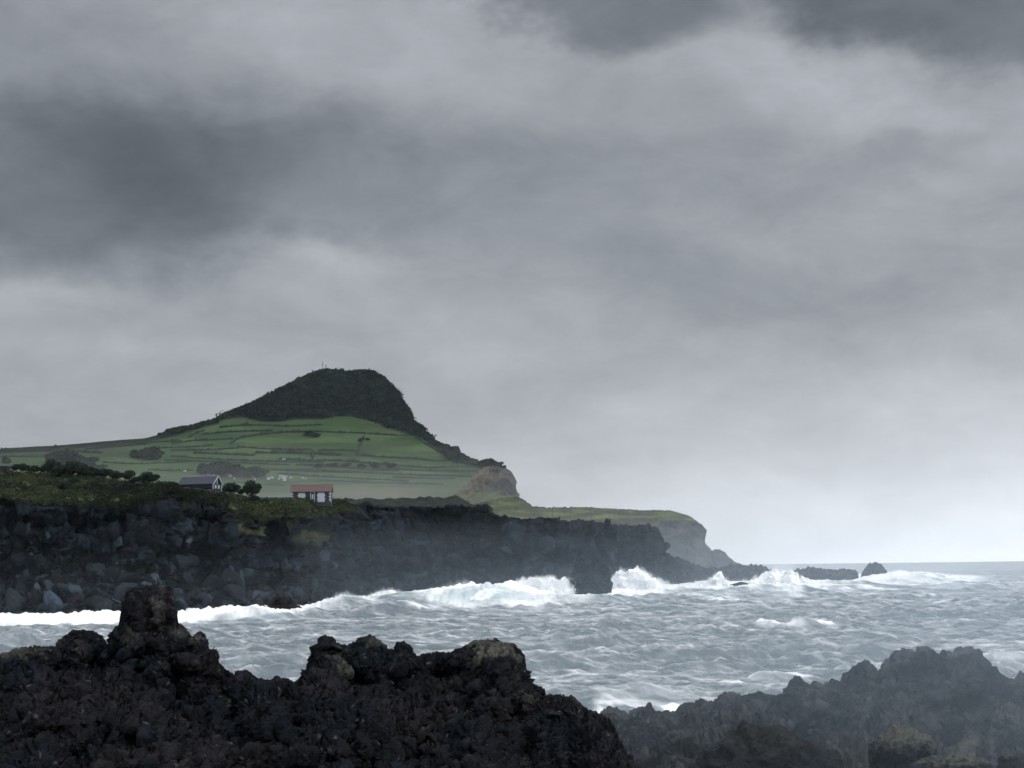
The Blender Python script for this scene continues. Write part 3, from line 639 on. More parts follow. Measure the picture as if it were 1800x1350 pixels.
# ================================================================== sea
s1 = np.concatenate([np.geomspace(.28, 3, 16), np.arange(3.4, 22, .4), np.arange(22, 75, .17), np.arange(75, 135, .25), np.arange(135, 270, .5), np.geomspace(270, 720, 60)])
pxs = np.arange(-120, 1930, 1.9)
S, PX = np.meshgrid(s1, pxs, indexing='ij')
Y0 = CAMZ * F / S; X0 = (PX - 900) / F * Y0
dY = Y0 ** 2 / (CAMZ * F) * np.gradient(s1)[:, None]
PYs = hor(PX) + S
Q = np.stack([X0, Y0, X0 * 0], -1)
H = np.zeros_like(X0); rgw = np.random.default_rng(12)
warp = 14 * fbm(Q * .012, 3, 5)
for (lam, amp, n) in [(70, .40, 3), (38, .26, 4), (20, .22, 6), (11, .24, 8), (6.5, .22, 9), (4, .17, 10), (2.3, .10, 10), (1.3, .05, 8)]:
    fade = sstep(1.6, 4.0, lam / dY)
    for j in range(n):
        a = R(-66) + rgw.normal() * (.4 if lam > 15 else .6); l_ = lam * rgw.uniform(.8, 1.25); kx, ky = math.cos(a) * 2 * math.pi / l_, math.sin(a) * 2 * math.pi / l_
        ph = kx * X0 + ky * Y0 + rgw.uniform(0, 6.28) + warp * (.12 if lam > 30 else .35) * 20 / (lam + 10)
        H += fade * amp / math.sqrt(n) * 1.25 * (2 * np.power(np.abs(np.sin(ph / 2)), 1.0) * -1 + 1.27)
grp = .55 + .9 * sstep(-.3, .5, fbm(Q * .015, 3, 9))
H *= grp * (1 - .3 * sstep(120, 220, S)); fine = fbm(Q * np.array([.5, .5, 1]), 6, 91, .62); H += .22 * fine * sstep(900, 250, Y0)
# foam field and breakers
cFlow = curve([(-120,1100),(0,1099),(100,1098),(200,1099),(330,1097),(400,1090),(450,1087),(500,1085),(560,1079),(620,1074),(680,1068),(740,1068),(800,1074),(900,1072),(1000,1067),(1100,1064),(1200,1054),(1300,1050),(1400,1051),(1500,1041),(1560,1033),(1640,1029),(1740,1024),(1790,1010),(1930,990)])
foamn = fbm(Q * np.array([.09, .05, 1]), 5, 61); 
foam = sstep(3, -4, PYs - cFlow(PX) + 7 * foamn) * sstep(1760, 1690, PX) * np.where(PX > 1545, sstep(1006, 1014, PYs + 5 * foamn), 1)
foam = foam * (1 - sstep(1170, 1330, PX) * sstep(1012, 1006, PYs))
foam = np.where((PX > 1500) & (PYs < 1008), 0, foam)
face = np.zeros_like(H)
#          px    py   halfw  height  depth  teal
for (px, py, hw, hh, dd, tl) in [(850, 1068, 105, 3.9, 18, .8), (700, 1070, 95, 2.6, 14, .2), (600, 1076, 60, 1.8, 12, .1), (1010, 1066, 130, 1.7, 16, .25), (1190, 1056, 110, 2.2, 26, .35), (1350, 1050, 120, 2.6, 30, .15),
        (460, 1090, 60, 1.3, 10, .3), (1500, 1042, 90, 2.4, 30, .1), (1600, 1028, 90, 3.8, 34, .3), (1660, 1036, 70, 1.6, 20, .6), (670, 1078, 120, 1.5, 14, .0), (1150, 1072, 160, 1.1, 12, 0), (250, 1094, 160, .9, 8, .0),
        (540, 1092, 60, .7, 6, 0)]:
    yc = seaY(px, py); u = (PX - px) / hw
    v = (Y0 - yc - dd * .5 + .15 * dd * foamn) / dd
    prof = np.where(v < 0, np.exp(-(v * 1.35) ** 2), np.exp(-(v * .55) ** 2))
    e = np.exp(-u ** 2 * np.where(np.abs(u) < 3, 1, 1)); b = hh * e * prof * (1 + .25 * foamn); H += b
    face = np.maximum(face, tl * e * np.exp(-((v + .45) / .5) ** 2))
lf = sstep(.3, .8, foam)
H += lf * (.55 * np.abs(fbm(Q * np.array([.35, .12, 1]), 4, 62)) + .5 * fbm(Q * np.array([.8, .3, 1]), 3, 63) * sstep(900, 500, Y0))
# streaks of old foam on open water
q2 = np.stack([X0 + .35 * Y0, (Y0 - .25 * X0), X0 * 0], -1); wrp = fbm(Q * .03, 3, 81)
st1 = fbm(np.stack([q2[..., 0] * .035 + wrp * .9, q2[..., 1] * .075 + wrp, X0 * 0], -1), 6, 64, .6)
st2 = fbm(np.stack([q2[..., 0] * .16 + wrp * 2, q2[..., 1] * .32 + 2 * wrp, X0 * 0], -1), 5, 65, .6)
st3 = fbm(np.stack([q2[..., 0] * .5 + wrp * 5, q2[..., 1] * .85 + 4 * wrp, X0 * 0], -1), 4, 66, .6) * sstep(900, 300, Y0)
st4 = fbm(np.stack([X0 * .11 + 2 * wrp, Y0 * .035 + wrp, X0 * 0], -1), 5, 67, .6)
streak = .75 * sstep(-.35, .45, st1 + .6 * st2) * sstep(-.4, .4, st2 + .7 * st3) + .35 * sstep(.0, .5, st4)
cap = sstep(.75, 1.0, H) * sstep(.1, .5, st1 + .3) * sstep(0, .3, fbm(np.stack([X0 * .05, Y0 * .05, X0 * 0 + 3], -1), 3, 7)) 
near = .6 * np.exp(-((PX - 1130) / 260) ** 2) * sstep(1110, 1200, PYs); nearl = sstep(1225, 1252, PYs) * sstep(1020, 1050, PX) * sstep(1300, 1200, PX)
streak = np.clip(.18 + streak * (1.0 + 1.0 * near) + .8 * near * sstep(0, .35, st1), 0, 1)
solid = np.maximum(foam * (1 - .75 * face), nearl * sstep(-.5, 0, st2) * .9); solid = np.maximum(solid, .9 * cap * sstep(2500, 700, Y0)); patchy = sstep(.15, .5, fbm(np.stack([X0 * .02 + wrp, Y0 * .012, X0 * 0], -1), 4, 90)); solid = np.maximum(solid, .45 * patchy * sstep(.1, .6, st2 + st3)); hn = (H - grp * .1) ; streak = np.clip(streak + .35 * sstep(.2, .9, hn) * sstep(-.3, .3, st3 + st2), 0, 1)
slope = np.gradient(H, axis=0) / -dY
fz = fbm(np.stack([X0 * .35 + wrp, Y0 * .22, X0 * 0], -1), 7, 92, .66)
big = sstep(-.35, .4, fbm(np.stack([X0 * .012 + .5 * wrp, Y0 * .022, X0 * 0 + 7], -1), 4, 93))
streak = np.clip((.14 + streak * 1.0 + .4 * big) * (.45 + 1.0 * sstep(-.35, .4, fz)) * (1 - .75 * sstep(.0, .30, slope)) , 0, 1)  # film thinned on viewer-facing wave fronts, also painting in their lost sky reflection
solid = solid * 1.0
vcol = np.stack([np.clip(solid, 0, 1), np.clip(streak, 0, 1), np.clip(face, 0, 1)], -1)
Gs = np.stack([X0, Y0, H - .1], -1)
def sea_material():
    m = bpy.data.materials.new('sea_water'); m.use_nodes = True; t = m.node_tree; n = t.nodes; l = t.links; b = n['Principled BSDF']
    def mth(op, a, c=None, cl=False):
        q = n.new('ShaderNodeMath'); q.operation = op; q.use_clamp = cl
        for i, v in enumerate((a, c)):
            if v is None: continue
            if isinstance(v, (int, float)): q.inputs[i].default_value = v
            else: l.new(v, q.inputs[i])
        return q.outputs[0]
    at = n.new('ShaderNodeAttribute'); at.attribute_name = 'Col'; sp = n.new('ShaderNodeSeparateColor'); l.new(at.outputs['Color'], sp.inputs[0])
    tcx = n.new('ShaderNodeTexCoord'); mp = n.new('ShaderNodeMapping'); mp.inputs['Rotation'].default_value = (0, 0, R(-14)); mp.inputs['Scale'].default_value = (.55, 1.0, 1); l.new(tcx.outputs['Object'], mp.inputs[0])
    def nz(s, d=6, r=.6, ds=0.0):
        q = n.new('ShaderNodeTexNoise'); q.inputs['Scale'].default_value = s; q.inputs['Detail'].default_value = d; q.inputs['Roughness'].default_value = r; q.inputs['Distortion'].default_value = ds; l.new(mp.outputs[0], q.inputs[0]); return q.outputs['Fac']
    n1 = nz(.5, 9, .7, .8); n2 = nz(1.6, 6, .65, .3)
    lace = mth('MULTIPLY', mth('SUBTRACT', n1, .38), 4.5, True)
    film = mth('MULTIPLY', sp.outputs[1], mth('ADD', mth('MULTIPLY', lace, .75), .25), True)
    deep = n.new('ShaderNodeMixRGB'); deep.inputs[1].default_value = (.095, .128, .145, 1); deep.inputs[2].default_value = (.40, .56, .58, 1); l.new(sp.outputs[2], deep.inputs[0])
    mf = n.new('ShaderNodeMixRGB'); mf.inputs[2].default_value = (.78, .79, .82, 1); l.new(deep.outputs[0], mf.inputs[1]); l.new(mth('MULTIPLY', film, .85), mf.inputs[0])
    sol = mth('ADD', sp.outputs[0], mth('MULTIPLY', mth('SUBTRACT', n2, .5), .35), True); sol = mth('MULTIPLY', sol, sp.outputs[0], True); sol = mth('MULTIPLY', sol, 1.25, True)
    mw = n.new('ShaderNodeMixRGB'); mw.inputs[2].default_value = (.86, .88, .89, 1); l.new(mf.outputs[0], mw.inputs[1]); l.new(sol, mw.inputs[0])
    l.new(mw.outputs[0], b.inputs['Base Color'])
    rr = mth('ADD', .22, mth('MULTIPLY', mth('MAXIMUM', sol, film), .5)); l.new(rr, b.inputs['Roughness']); b.inputs['IOR'].default_value = 1.33
    bp = n.new('ShaderNodeBump'); bp.inputs['Strength'].default_value = .7; bp.inputs['Distance'].default_value = .6
    hh = mth('ADD', n1, mth('MULTIPLY', n2, .35)); l.new(hh, bp.inputs['Height']); l.new(bp.outputs[0], b.inputs['Normal'])
    return m
M_SEA = sea_material()
sea = mesh_from('sea', Gs.reshape(-1, 3), gridfaces(*PX.shape), M_SEA, cols=vcol.reshape(-1, 3)); tag(sea, 'rough grey sea with streaks of foam', 'sea', kind='structure')

# spray thrown up by the breakers
def spray(lab, px0, px1, pyb, Y, tops, n, fs_=.26, soft=1.0, lean=.12, jets=70, seed=1):
    rg = np.random.default_rng(seed); env = curve(tops); k = F / Y
    jx = rg.uniform(px0, px1, jets); jh = (pyb - env(jx)) * 1.04 * (1 - .38 * rg.random(jets) ** 1.5)
    j = rg.integers(0, jets, n); t = rg.random(n) ** .5
    x = jx[j] + lean * jh[j] * t + rg.normal(size=n) * (1.2 + 2.2 * t * soft) ; y = pyb - jh[j] * t + rg.normal(size=n) * 1.0 * soft
    yy = Y - 3 + rg.normal(size=n) * 2.2 + 3 * t
    ctr = P(x, y, yy)
    s = fs_ * .5 * rg.uniform(.5, 1.4, n) * (1.3 - .6 * t)
    a = rg.normal(size=(n, 3)); a /= np.linalg.norm(a, axis=1, keepdims=True); b = np.cross(a, rg.normal(size=(n, 3))); b /= np.linalg.norm(b, axis=1, keepdims=True); c_ = np.cross(a, b)
    v = np.stack([ctr + a * s[:, None], ctr + (-.5 * a + .8 * b) * s[:, None], ctr + (-.5 * a - .8 * b) * s[:, None], ctr + c_ * s[:, None] * .9], 1).reshape(-1, 3)
    i = np.arange(n)[:, None] * 4
    f = np.concatenate([i + np.array([0, 1, 3]), i + np.array([1, 2, 3]), i + np.array([2, 0, 3]), i + np.array([0, 2, 1])])
    o = mesh_from('sea_spray', v, f, M_FOAM, smooth=False); tag(o, lab, 'sea spray', kind='stuff'); return o
spray('burst of white spray left of the black buttress', 893, 1008, 1056, 535, [(890,1050),(900,1036),(915,1018),(938,1012),(950,1018),(968,1011),(985,1018),(998,1014),(1008,1040)], 3714, seed=1)
spray('tallest burst of white spray right of the black buttress', 1066, 1182, 1052, 590, [(1064,1040),(1075,1015),(1090,1001),(1104,1003),(1120,995),(1135,1006),(1150,1016),(1185,1032)], 4571, seed=2)
spray('long ragged line of surf in front of the far rocks', 1170, 1405, 1046, 700, [(1170,1028),(1200,1036),(1230,1024),(1250,1018),(1268,1008),(1280,1024),(1310,1022),(1340,1016),(1365,1006),(1400,1008),(1410,1020)], 4857, fs_=.3, seed=3)
spray('foam spilling over the reef behind the domed rock', 1400, 1520, 1040, 800, [(1400,1012),(1430,1028),(1480,1028),(1520,1020)], 2000, fs_=.32, seed=4)
spray('low white surf beyond the pointed stack', 1515, 1740, 1026, 930, [(1515,1018),(1540,1010),(1575,1004),(1600,1004),(1640,1007),(1700,1014),(1740,1020)], 3142, fs_=.36, seed=5)
spray('low spray over the shore rocks below the red-roofed cottage', 560, 720, 1064, 520, [(550,1060),(580,1050),(600,1042),(640,1050),(672,1038),(690,1036),(715,1044),(725,1046)], 3714, seed=6)
spray('thin mist of spray behind the teal wave', 735, 835, 1050, 560, [(730,1048),(760,1040),(790,1032),(812,1022),(825,1026),(840,1036)], 5000, soft=2.5, fs_=.2, seed=7)
spray('white wash along the shore at the left', -40, 210, 1088, 366, [(-40,1080),(0,1078),(60,1083),(100,1080),(150,1084),(210,1080)], 12000, fs_=.16, jets=200, seed=8)
spray('white wash along the shore right of the pinnacle', 310, 560, 1082, 385, [(310,1080),(370,1074),(400,1076),(450,1078),(560,1070)], 12000, fs_=.16, jets=200, seed=9)
spray('faint spray drifting above the reef', 1350, 1395, 1012, 980, [(1350,1002),(1368,988),(1380,990),(1395,1002)], 900, soft=3, fs_=.3, seed=10)

def foamcore(x0, x1, sil, yb, Y, lab, dep=7, bl=9, jig=3.5):
    s2 = [(a, yb + (b - yb) * (1.0 if x0 < 1150 else 1.12)) for a, b in sil]
    (g, X, Yp), c_ = ridge(np.arange(x0, x1, .8), s2, lambda x: yb + 6 + 0 * x, lambda x: Y + 0 * x, Y - dep,
        lambda G, X, Y_: -dep * .9 * fbm(np.stack([X / 30, Y_ / 26, X * 0], -1), 5, 3), lambda G, X, Y_: .8 * (.5 - worley(G / 1.9 + .5 * fbm(G * .7, 3, 4)[..., None], 5)[0]) + .5 * fbm(G * np.array([1.5, 1, .9]), 5, 6, .65), 70, bl, jig, 16)
    v = g.reshape(-1, 3); o = mesh_from('sea_spray', v, gridfaces(*X.shape), M_FOAMC); tag(o, lab, 'sea spray', kind='stuff')
foamcore(889, 1012, [(889,1056),(893,1046),(902,1036),(914,1019),(922,1022),(935,1013),(942,1018),(950,1015),(958,1022),(968,1012),(976,1019),(985,1019),(990,1014),(998,1016),(1003,1030),(1009,1040),(1012,1056)], 1056, 546, 'dense white heart of the burst left of the black buttress')
foamcore(1064, 1196, [(1064,1054),(1068,1034),(1075,1018),(1084,1004),(1091,1001),(1098,1006),(1105,1002),(1113,1000),(1121,995),(1128,1003),(1137,1008),(1146,1017),(1152,1016),(1165,1030),(1180,1036),(1196,1050)], 1054, 596, 'dense white heart of the tallest burst of spray')
foamcore(1160, 1412, [(1160,1050),(1175,1036),(1200,1038),(1215,1032),(1230,1026),(1240,1024),(1252,1020),(1262,1010),(1268,1008),(1274,1022),(1290,1026),(1310,1026),(1330,1020),(1345,1010),(1360,1006),(1375,1010),(1390,1006),(1402,1012),(1412,1040)], 1050, 706, 'dense white surf breaking in front of the far rocks')
foamcore(1400, 1528, [(1400,1040),(1408,1014),(1425,1022),(1450,1028),(1480,1030),(1510,1024),(1528,1038)], 1042, 806, 'dense white surf behind the domed rock')
foamcore(1514, 1745, [(1514,1028),(1522,1018),(1540,1012),(1560,1008),(1580,1005),(1600,1007),(1625,1008),(1650,1010),(1680,1014),(1700,1017),(1725,1021),(1745,1026)], 1028, 935, 'long low white surf to the right of the pointed stack', jig=2.5)
foamcore(552, 735, [(552,1068),(570,1058),(585,1052),(598,1044),(610,1047),(625,1050),(645,1048),(660,1042),(673,1038),(690,1037),(705,1042),(720,1046),(735,1060)], 1068, 528, 'dense white surf over the shore rocks below the red-roofed cottage', jig=2.5)
# ================================================================== vegetation
def leafmesh(ctrs, s, rg, upb=.3):
    n = len(ctrs); a = rg.normal(size=(n, 3)); a[:, 2] += upb; a /= np.linalg.norm(a, axis=1, keepdims=True)
    b = np.cross(a, rg.normal(size=(n, 3))); b /= np.linalg.norm(b, axis=1, keepdims=True); c_ = np.cross(a, b)
    s = np.broadcast_to(s, (n,))[:, None] * rg.uniform(.6, 1.3, (n, 1))
    v = np.stack([ctrs + b * s, ctrs + c_ * s * .8 + a * s * .2, ctrs - b * s, ctrs - c_ * s * .8 + a * s * .2], 1).reshape(-1, 3)
    return v, np.arange(n * 4).reshape(n, 4)
def tube(p0, p1, r0, r1, k=6):
    p0, p1 = np.array(p0, float), np.array(p1, float); d = p1 - p0; d /= np.linalg.norm(d); u = np.cross(d, [0.3, 1, .1]); u /= np.linalg.norm(u); w_ = np.cross(d, u)
    a = np.arange(k) * 2 * math.pi / k; ring = np.cos(a)[:, None] * u + np.sin(a)[:, None] * w_
    v = np.concatenate([p0 + ring * r0, p1 + ring * r1]); f = [[i, (i + 1) % k, k + (i + 1) % k, k + i] for i in range(k)]
    return v, np.array(f)
def join(parts):
    vs, fs, o = [], [], 0
    for v, f in parts: vs.append(v); fs.append(f + o); o += len(v)
    return np.concatenate(vs), np.concatenate(fs)
def make_tree(seed, hgt, wid, col, nleaf, ls, mat, low=.12):
    """tree > trunk, crown; base at the origin"""
    rg = np.random.default_rng(seed); root = empty('tree', (0, 0, 0))
    lobes = []
    for i in range(9):
        a = rg.uniform(0, 6.28); rr = wid * .5 * rg.uniform(.1, .62); z = hgt * rg.uniform(low + .18, .85)
        shrink = 1 - .5 * max(0, z / hgt - .6) / .4
        lobes.append((np.array([math.cos(a) * rr * shrink, math.sin(a) * rr * shrink, z]), wid * rg.uniform(.17, .30)))
    parts = [tube((0, 0, -.4), (wid * .02, 0, hgt * .45), hgt * .03, hgt * .018)]
    for c_, r in lobes: parts.append(tube((wid * .02, 0, hgt * rg.uniform(.15, .42)), tuple(c_), hgt * .012, hgt * .004, 5))
    v, f = join(parts); mesh_from('trunk', v, f, M_BARK, root)
    cs, cl_ = [], []
    per = nleaf // len(lobes)
    for c_, r in lobes:
        d = rg.normal(size=(per, 3)); d /= np.linalg.norm(d, axis=1, keepdims=True)
        rad = r * (1 - .5 * rg.random(per) ** 2)[:, None] * (1 + .25 * fbm(d * 2.2 + c_, 2, seed))[:, None]
        cs.append(c_ + d * rad * np.array([1, 1, .8])); cl_.append(np.tile(np.array(col) * rg.uniform(.65, 1.35), (per, 1)) * rg.uniform(.7, 1.3, (per, 1)))
    v, f = leafmesh(np.concatenate(cs), ls, rg); cc_ = np.repeat(np.concatenate(cl_), 4, 0)
    mesh_from('crown', v, f, mat, root, cols=cc_, smooth=False)
    return root
def copy_thing(root):
    r = root.copy(); C.objects.link(r)
    for ch in root.children:
        c = ch.copy(); C.objects.link(c); c.parent = r
    return r
G1, G2_ = (.021, .035, .025), (.018, .028, .020)
near_p = [make_tree(s, 4.0, 4.6, G1, 2600, .20, M_LEAF) for s in (1, 2, 3)]
far_p = [make_tree(s, 10, 12, G2_, 900, 1.0, M_LEAFF) for s in (11, 12, 13)]
used = set()
def place_tree(proto, i, loc, s, label, group=None, cat='tree', flat=1.0):
    p = proto[i % len(proto)]
    if p.name in used: t = copy_thing(p)
    else: t = p; used.add(p.name)
    t.location = loc; t.scale = (s, s, s * flat); t.rotation_euler = (0, 0, i * 2.1)
    tag(t, label, cat, group); return t
def trees_on(key, lst, proto, unit, Yoff=0):
    for i, (px, pyb, hpx, fl, label, group) in enumerate(lst):
        h = hit(key, px, pyb)
        if h is None: h = Vector(P(px, pyb, 460.0 if key == 'cliff' else 2500.0))
        s = hpx / F * h.y / unit / fl * .95 * (1.1 if (key == 'cliff' and px < 300) else 1)
        place_tree(proto, i, (h.x, h.y, h.z - .04 * unit * s), s, label, group, flat=fl)
gB = 'shrubby trees along the cliff top'
trees_on('cliff', [
 (408, 869, 24, .75, 'dense dark round tree just right of the dark gabled cottage', None),
 (443, 874, 31, .95, 'taller rounded dark tree between the two cottages', None),
 (425, 871, 14, .8, 'small dark bush in the gap between the two rounded trees', None),
 (447, 882, 14, .7, 'low bush at the foot of the taller rounded tree', None),
 (262, 850, 20, .6, 'wide dark tree left of the dark gabled cottage', gB),
 (226, 846, 20, .9, 'dark tree with pale trunks below its crown, left of the wide dark tree', gB),
 (240, 849, 12, .7, 'small bush between the pale-trunked tree and the wide dark tree', gB),
 (205, 843, 15, .6, 'broad thin-stemmed tree in the middle of the cliff-top row', gB),
 (184, 841, 18, .6, 'tree with drooping crown in the cliff-top row below the hazy wood', gB),
 (165, 841, 20, .7, 'dark tree right of the largest clump on the cliff top', gB),
 (148, 840, 24, .8, 'tall dark tree at the right side of the largest cliff-top clump', gB),
 (126, 839, 30, .8, 'highest dark crown in the largest cliff-top clump', gB),
 (110, 838, 22, .8, 'rounded crown at the left side of the largest cliff-top clump', gB),
 (92, 836, 28, 1.0, 'upright dark tree just left of the largest clump', gB),
 (77, 833, 16, .9, 'small round tree right of the pale bush row', gB),
 (62, 832, 15, .8, 'round bush third from the dark shed', gB),
 (42, 830, 15, .8, 'round bush second from the dark shed', gB),
 (28, 829, 14, .8, 'round bush right beside the dark shed', gB),
 (303, 858, 14, .6, 'low bush against the left end of the dark gabled cottage', None),
 (112, 862, 16, .7, 'dark lone bush on the grassy slope above the cliff edge', None),
 (130, 852, 14, .7, 'smaller dark bush beside the lone bush on the grassy slope', None),
 (465, 884, 8, .6, 'tiny bush at the right of the tree pair', None),
 (840, 900, 14, 1.3, 'narrow dark shrub standing on the cliff rim under the brown bluff', None),
 (855, 902, 13, 1.0, 'bushy dark shrub beside the narrow one on the cliff rim', None)], near_p, 4.0)
gH = 'trees along the left ridge of the hill'
lst = []
for i, px in enumerate([282, 291, 299, 308, 317, 327, 337, 347, 357, 368, 379, 391]):
    lst.append((px, float(cG(px)) + 6, 13 if i in (2, 3, 4) else 10, .7, 'small dark tree in the row on the left ridge of the hill', gH))
lst += [(98, 787, 6, .8, 'tiny lone tree on the far left skyline of the hill', None), (601, 656, 4, .9, 'tiny bush on the hill crest right of the masts', None),
 (663, 664, 7, .9, 'small tree on the right shoulder of the dark peak', None), (674, 670, 6, .9, 'small tree just below the right shoulder of the dark peak', None),
 (754, 772, 6, .7, 'tree clump upper on the right skyline ridge', None), (766, 780, 6, .7, 'tree clump lower on the right skyline ridge', None),
 (239, 805, 16, .6, 'left half of a dark copse on the lower left hillside', None), (262, 808, 24, .7, 'dome-shaped dark copse tree on the lower left hillside', None), (277, 808, 16, .6, 'right half of a dark copse on the lower left hillside', None),
 (10, 815, 14, .8, 'hazy tree behind the dark shed', None), (92, 815, 22, .9, 'hazy tree left of the misty wood on the plain', None), (115, 816, 26, .8, 'first hazy tree of the misty wood', None), (135, 818, 24, .7, 'second hazy tree of the misty wood', None), (155, 822, 20, .6, 'low hazy tree at the right of the misty wood', None), (178, 828, 12, .5, 'flat hazy bush below the misty wood', None),
 (358, 834, 22, .8, 'left tree of the hazy copse above the dark cottage', None), (378, 836, 26, .8, 'tallest tree of the hazy copse above the dark cottage', None), (398, 837, 24, .7, 'middle tree of the hazy brown copse', None), (420, 838, 24, .7, 'rounded tree in the hazy brown copse', None), (440, 839, 20, .6, 'low tree in the hazy brown copse', None), (460, 839, 14, .5, 'right tree of the hazy brown copse', None),
 (545, 766, 10, .4, 'dark hedge thicket in the middle of the green fields', None), (555, 768, 7, .4, 'small dark bush beside the hedge thicket in the fields', None),
 (636, 776, 7, .6, 'left bush on the small wall in the large upper field', None), (646, 774, 5, .5, 'right bush on the small wall in the large upper field', None),
 (480, 733, 10, .6, 'pale bush at the lower left edge of the dark peak', None), (566, 735, 16, .7, 'pale green bush at the lower edge of the dark peak', None)]
for (px, py) in [(560, 822), (585, 821), (610, 821), (635, 822), (660, 822), (690, 823)]: lst.append((px, py, 8, .45, 'low hazy tree in the belt across the lower fields', 'trees in the belt across the lower fields'))
trees_on('hill', lst, far_p, 10.0)
for i, (px, py, hpx) in enumerate([(845, 819, 9), (852, 818, 11), (860, 819, 12), (868, 820, 12), (877, 822, 10), (885, 826, 8)]):
    h = P(px, py, 1950.0); place_tree(far_p, i, (h[0], h[1], h[2] - 1), hpx / F * 1950 / 7.0, 'small windswept tree on the crown of the brown bluff', 'trees on top of the brown bluff', flat=.8)

# scrub covering the peak and the cliff-top grass
def scrub(name, key, n, sampler, size, per, ls, colf, mat, lab, seed):
    rg = np.random.default_rng(seed); cs, cl_ = [], []
    for k in range(n):
        px, py = sampler(rg); h = hit(key, px, py)
        if h is None: continue
        s = size * rg.lognormal(0, .35); d = rg.normal(size=(per, 3)); d /= np.linalg.norm(d, axis=1, keepdims=True); d[:, 2] = np.abs(d[:, 2]) * .8
        cs.append(np.array(h) + d * s * rg.uniform(.6, 1, (per, 1))); cl_.append(np.tile(colf(px, py, rg), (per, 1)) * rg.uniform(.7, 1.3, (per, 1)))
    v, f = leafmesh(np.concatenate(cs), ls, rg); o = mesh_from(name, v, f, mat, cols=np.repeat(np.concatenate(cl_), 4, 0), smooth=False); tag(o, lab, 'scrub', kind='stuff')
def samp_cap(rg):
    while 1:
        px = rg.uniform(385, 760); lo, hi = float(cG(px)), float(cCap(px))
        if rg.random() < .25: return px, lo + 1.5
        if hi - lo > 3: return px, rg.uniform(lo + 1, hi)
scrub('hill_scrub', 'hill', 3600, samp_cap, 4.2, 14, 1.5, lambda x, y, rg: np.array([.008, .015, .012]) * rg.uniform(.5, 1.4) * (1 + 1.1 * max(0, float(fbm(np.array([[x / 30., y / 14., .5]]), 3, 78)[0]) * 2)), M_LEAFF, 'dark scrub and woodland covering the peak of the hill', 5)
def samp_top(rg):
    while 1:
        px = rg.uniform(-40, 625); lo, hi = float(cCrest(px)), float(cEdge(px)) + 8
        if hi - lo > 3: return px, rg.uniform(lo + 1, hi)
def topcol(px, py, rg):
    a = np.array([.013, .019, .010]); b = np.array([.043, .058, .022]); g_ = float(fbm(np.array([[px / 42., py / 9., 0.3]]), 4, 77)[0]); t = min(1, max(0, .42 + 1.5 * g_ + .2 * rg.normal()))
    if 150 < px < 400 and py > 850 + 8 * g_: t *= .15; a = a * .6
    return a * (1 - t) + b * t
scrub('cliff_scrub', 'cliff', 3000, samp_top, .75, 26, .17, topcol, M_LEAF, 'low grass tussocks and scrub on the cliff top', 6)

# ------------------------------------------------------------------ hedges and walls on the hill
M_HEDGE = material('hedge', rough=.9, ns=.1, nvar=.4, spec=.1)
def hedge(pts, th, lab, group='hedges and dry stone walls between the fields'):
    pts = np.array(pts, float); n = max(6, int((abs(pts[-1, 0] - pts[0, 0]) + abs(pts[-1, 1] - pts[0, 1])) / 3)); t = np.linspace(0, 1, n)
    ln = np.concatenate([[0], np.cumsum(np.hypot(*np.diff(pts, axis=0).T))]); ln /= ln[-1]
    xs = np.interp(t, ln, pts[:, 0]); ys = np.interp(t, ln, pts[:, 1]); rg = np.random.default_rng(int(pts[0, 0] * 7 + pts[0, 1]))
    P3 = [hit('hill', x, y) for x, y in zip(xs, ys)]; P3 = [p for p in P3 if p is not None]
    if len(P3) < 2: return
    a = np.array([p[:] for p in P3]); n = len(a); d = np.gradient(a, axis=0); d[:, 2] = 0; d /= np.linalg.norm(d, axis=1, keepdims=True); s = np.stack([-d[:, 1], d[:, 0], 0 * d[:, 0]], 1)
    hh = max(th, 2.1) * 1.12 / F * a[:, 1] * (1 + .28 * np.clip(rg.normal(size=n), -1.5, 2)); hh[0] *= .5; hh[-1] *= .5; ww = hh * .9
    z = np.array([0, 0, 1.0])
    prof = [(-1, -.6), (-.85, .55), (-.3, 1.0), (.35, .95), (.9, .5), (1, -.6)]
    v = np.concatenate([a + s * (ww * u)[:, None] + z * (hh * q)[:, None] * (1 + .1 * rg.normal(size=(n, 1))) for (u, q) in prof]).reshape(len(prof), n, 3)
    v = v + .12 * rg.normal(size=v.shape) * hh[None, :, None]
    f = gridfaces(len(prof), n); c = np.tile(np.array([.011, .017, .015]), (len(prof) * n, 1)) * rg.uniform(.6, 1.5, (len(prof) * n, 1))
    ctr = a.mean(0); o = mesh_from('field_hedge', v.reshape(-1, 3) - ctr, f, M_HEDGE, cols=c); o.location = ctr; tag(o, lab, 'hedge', group)
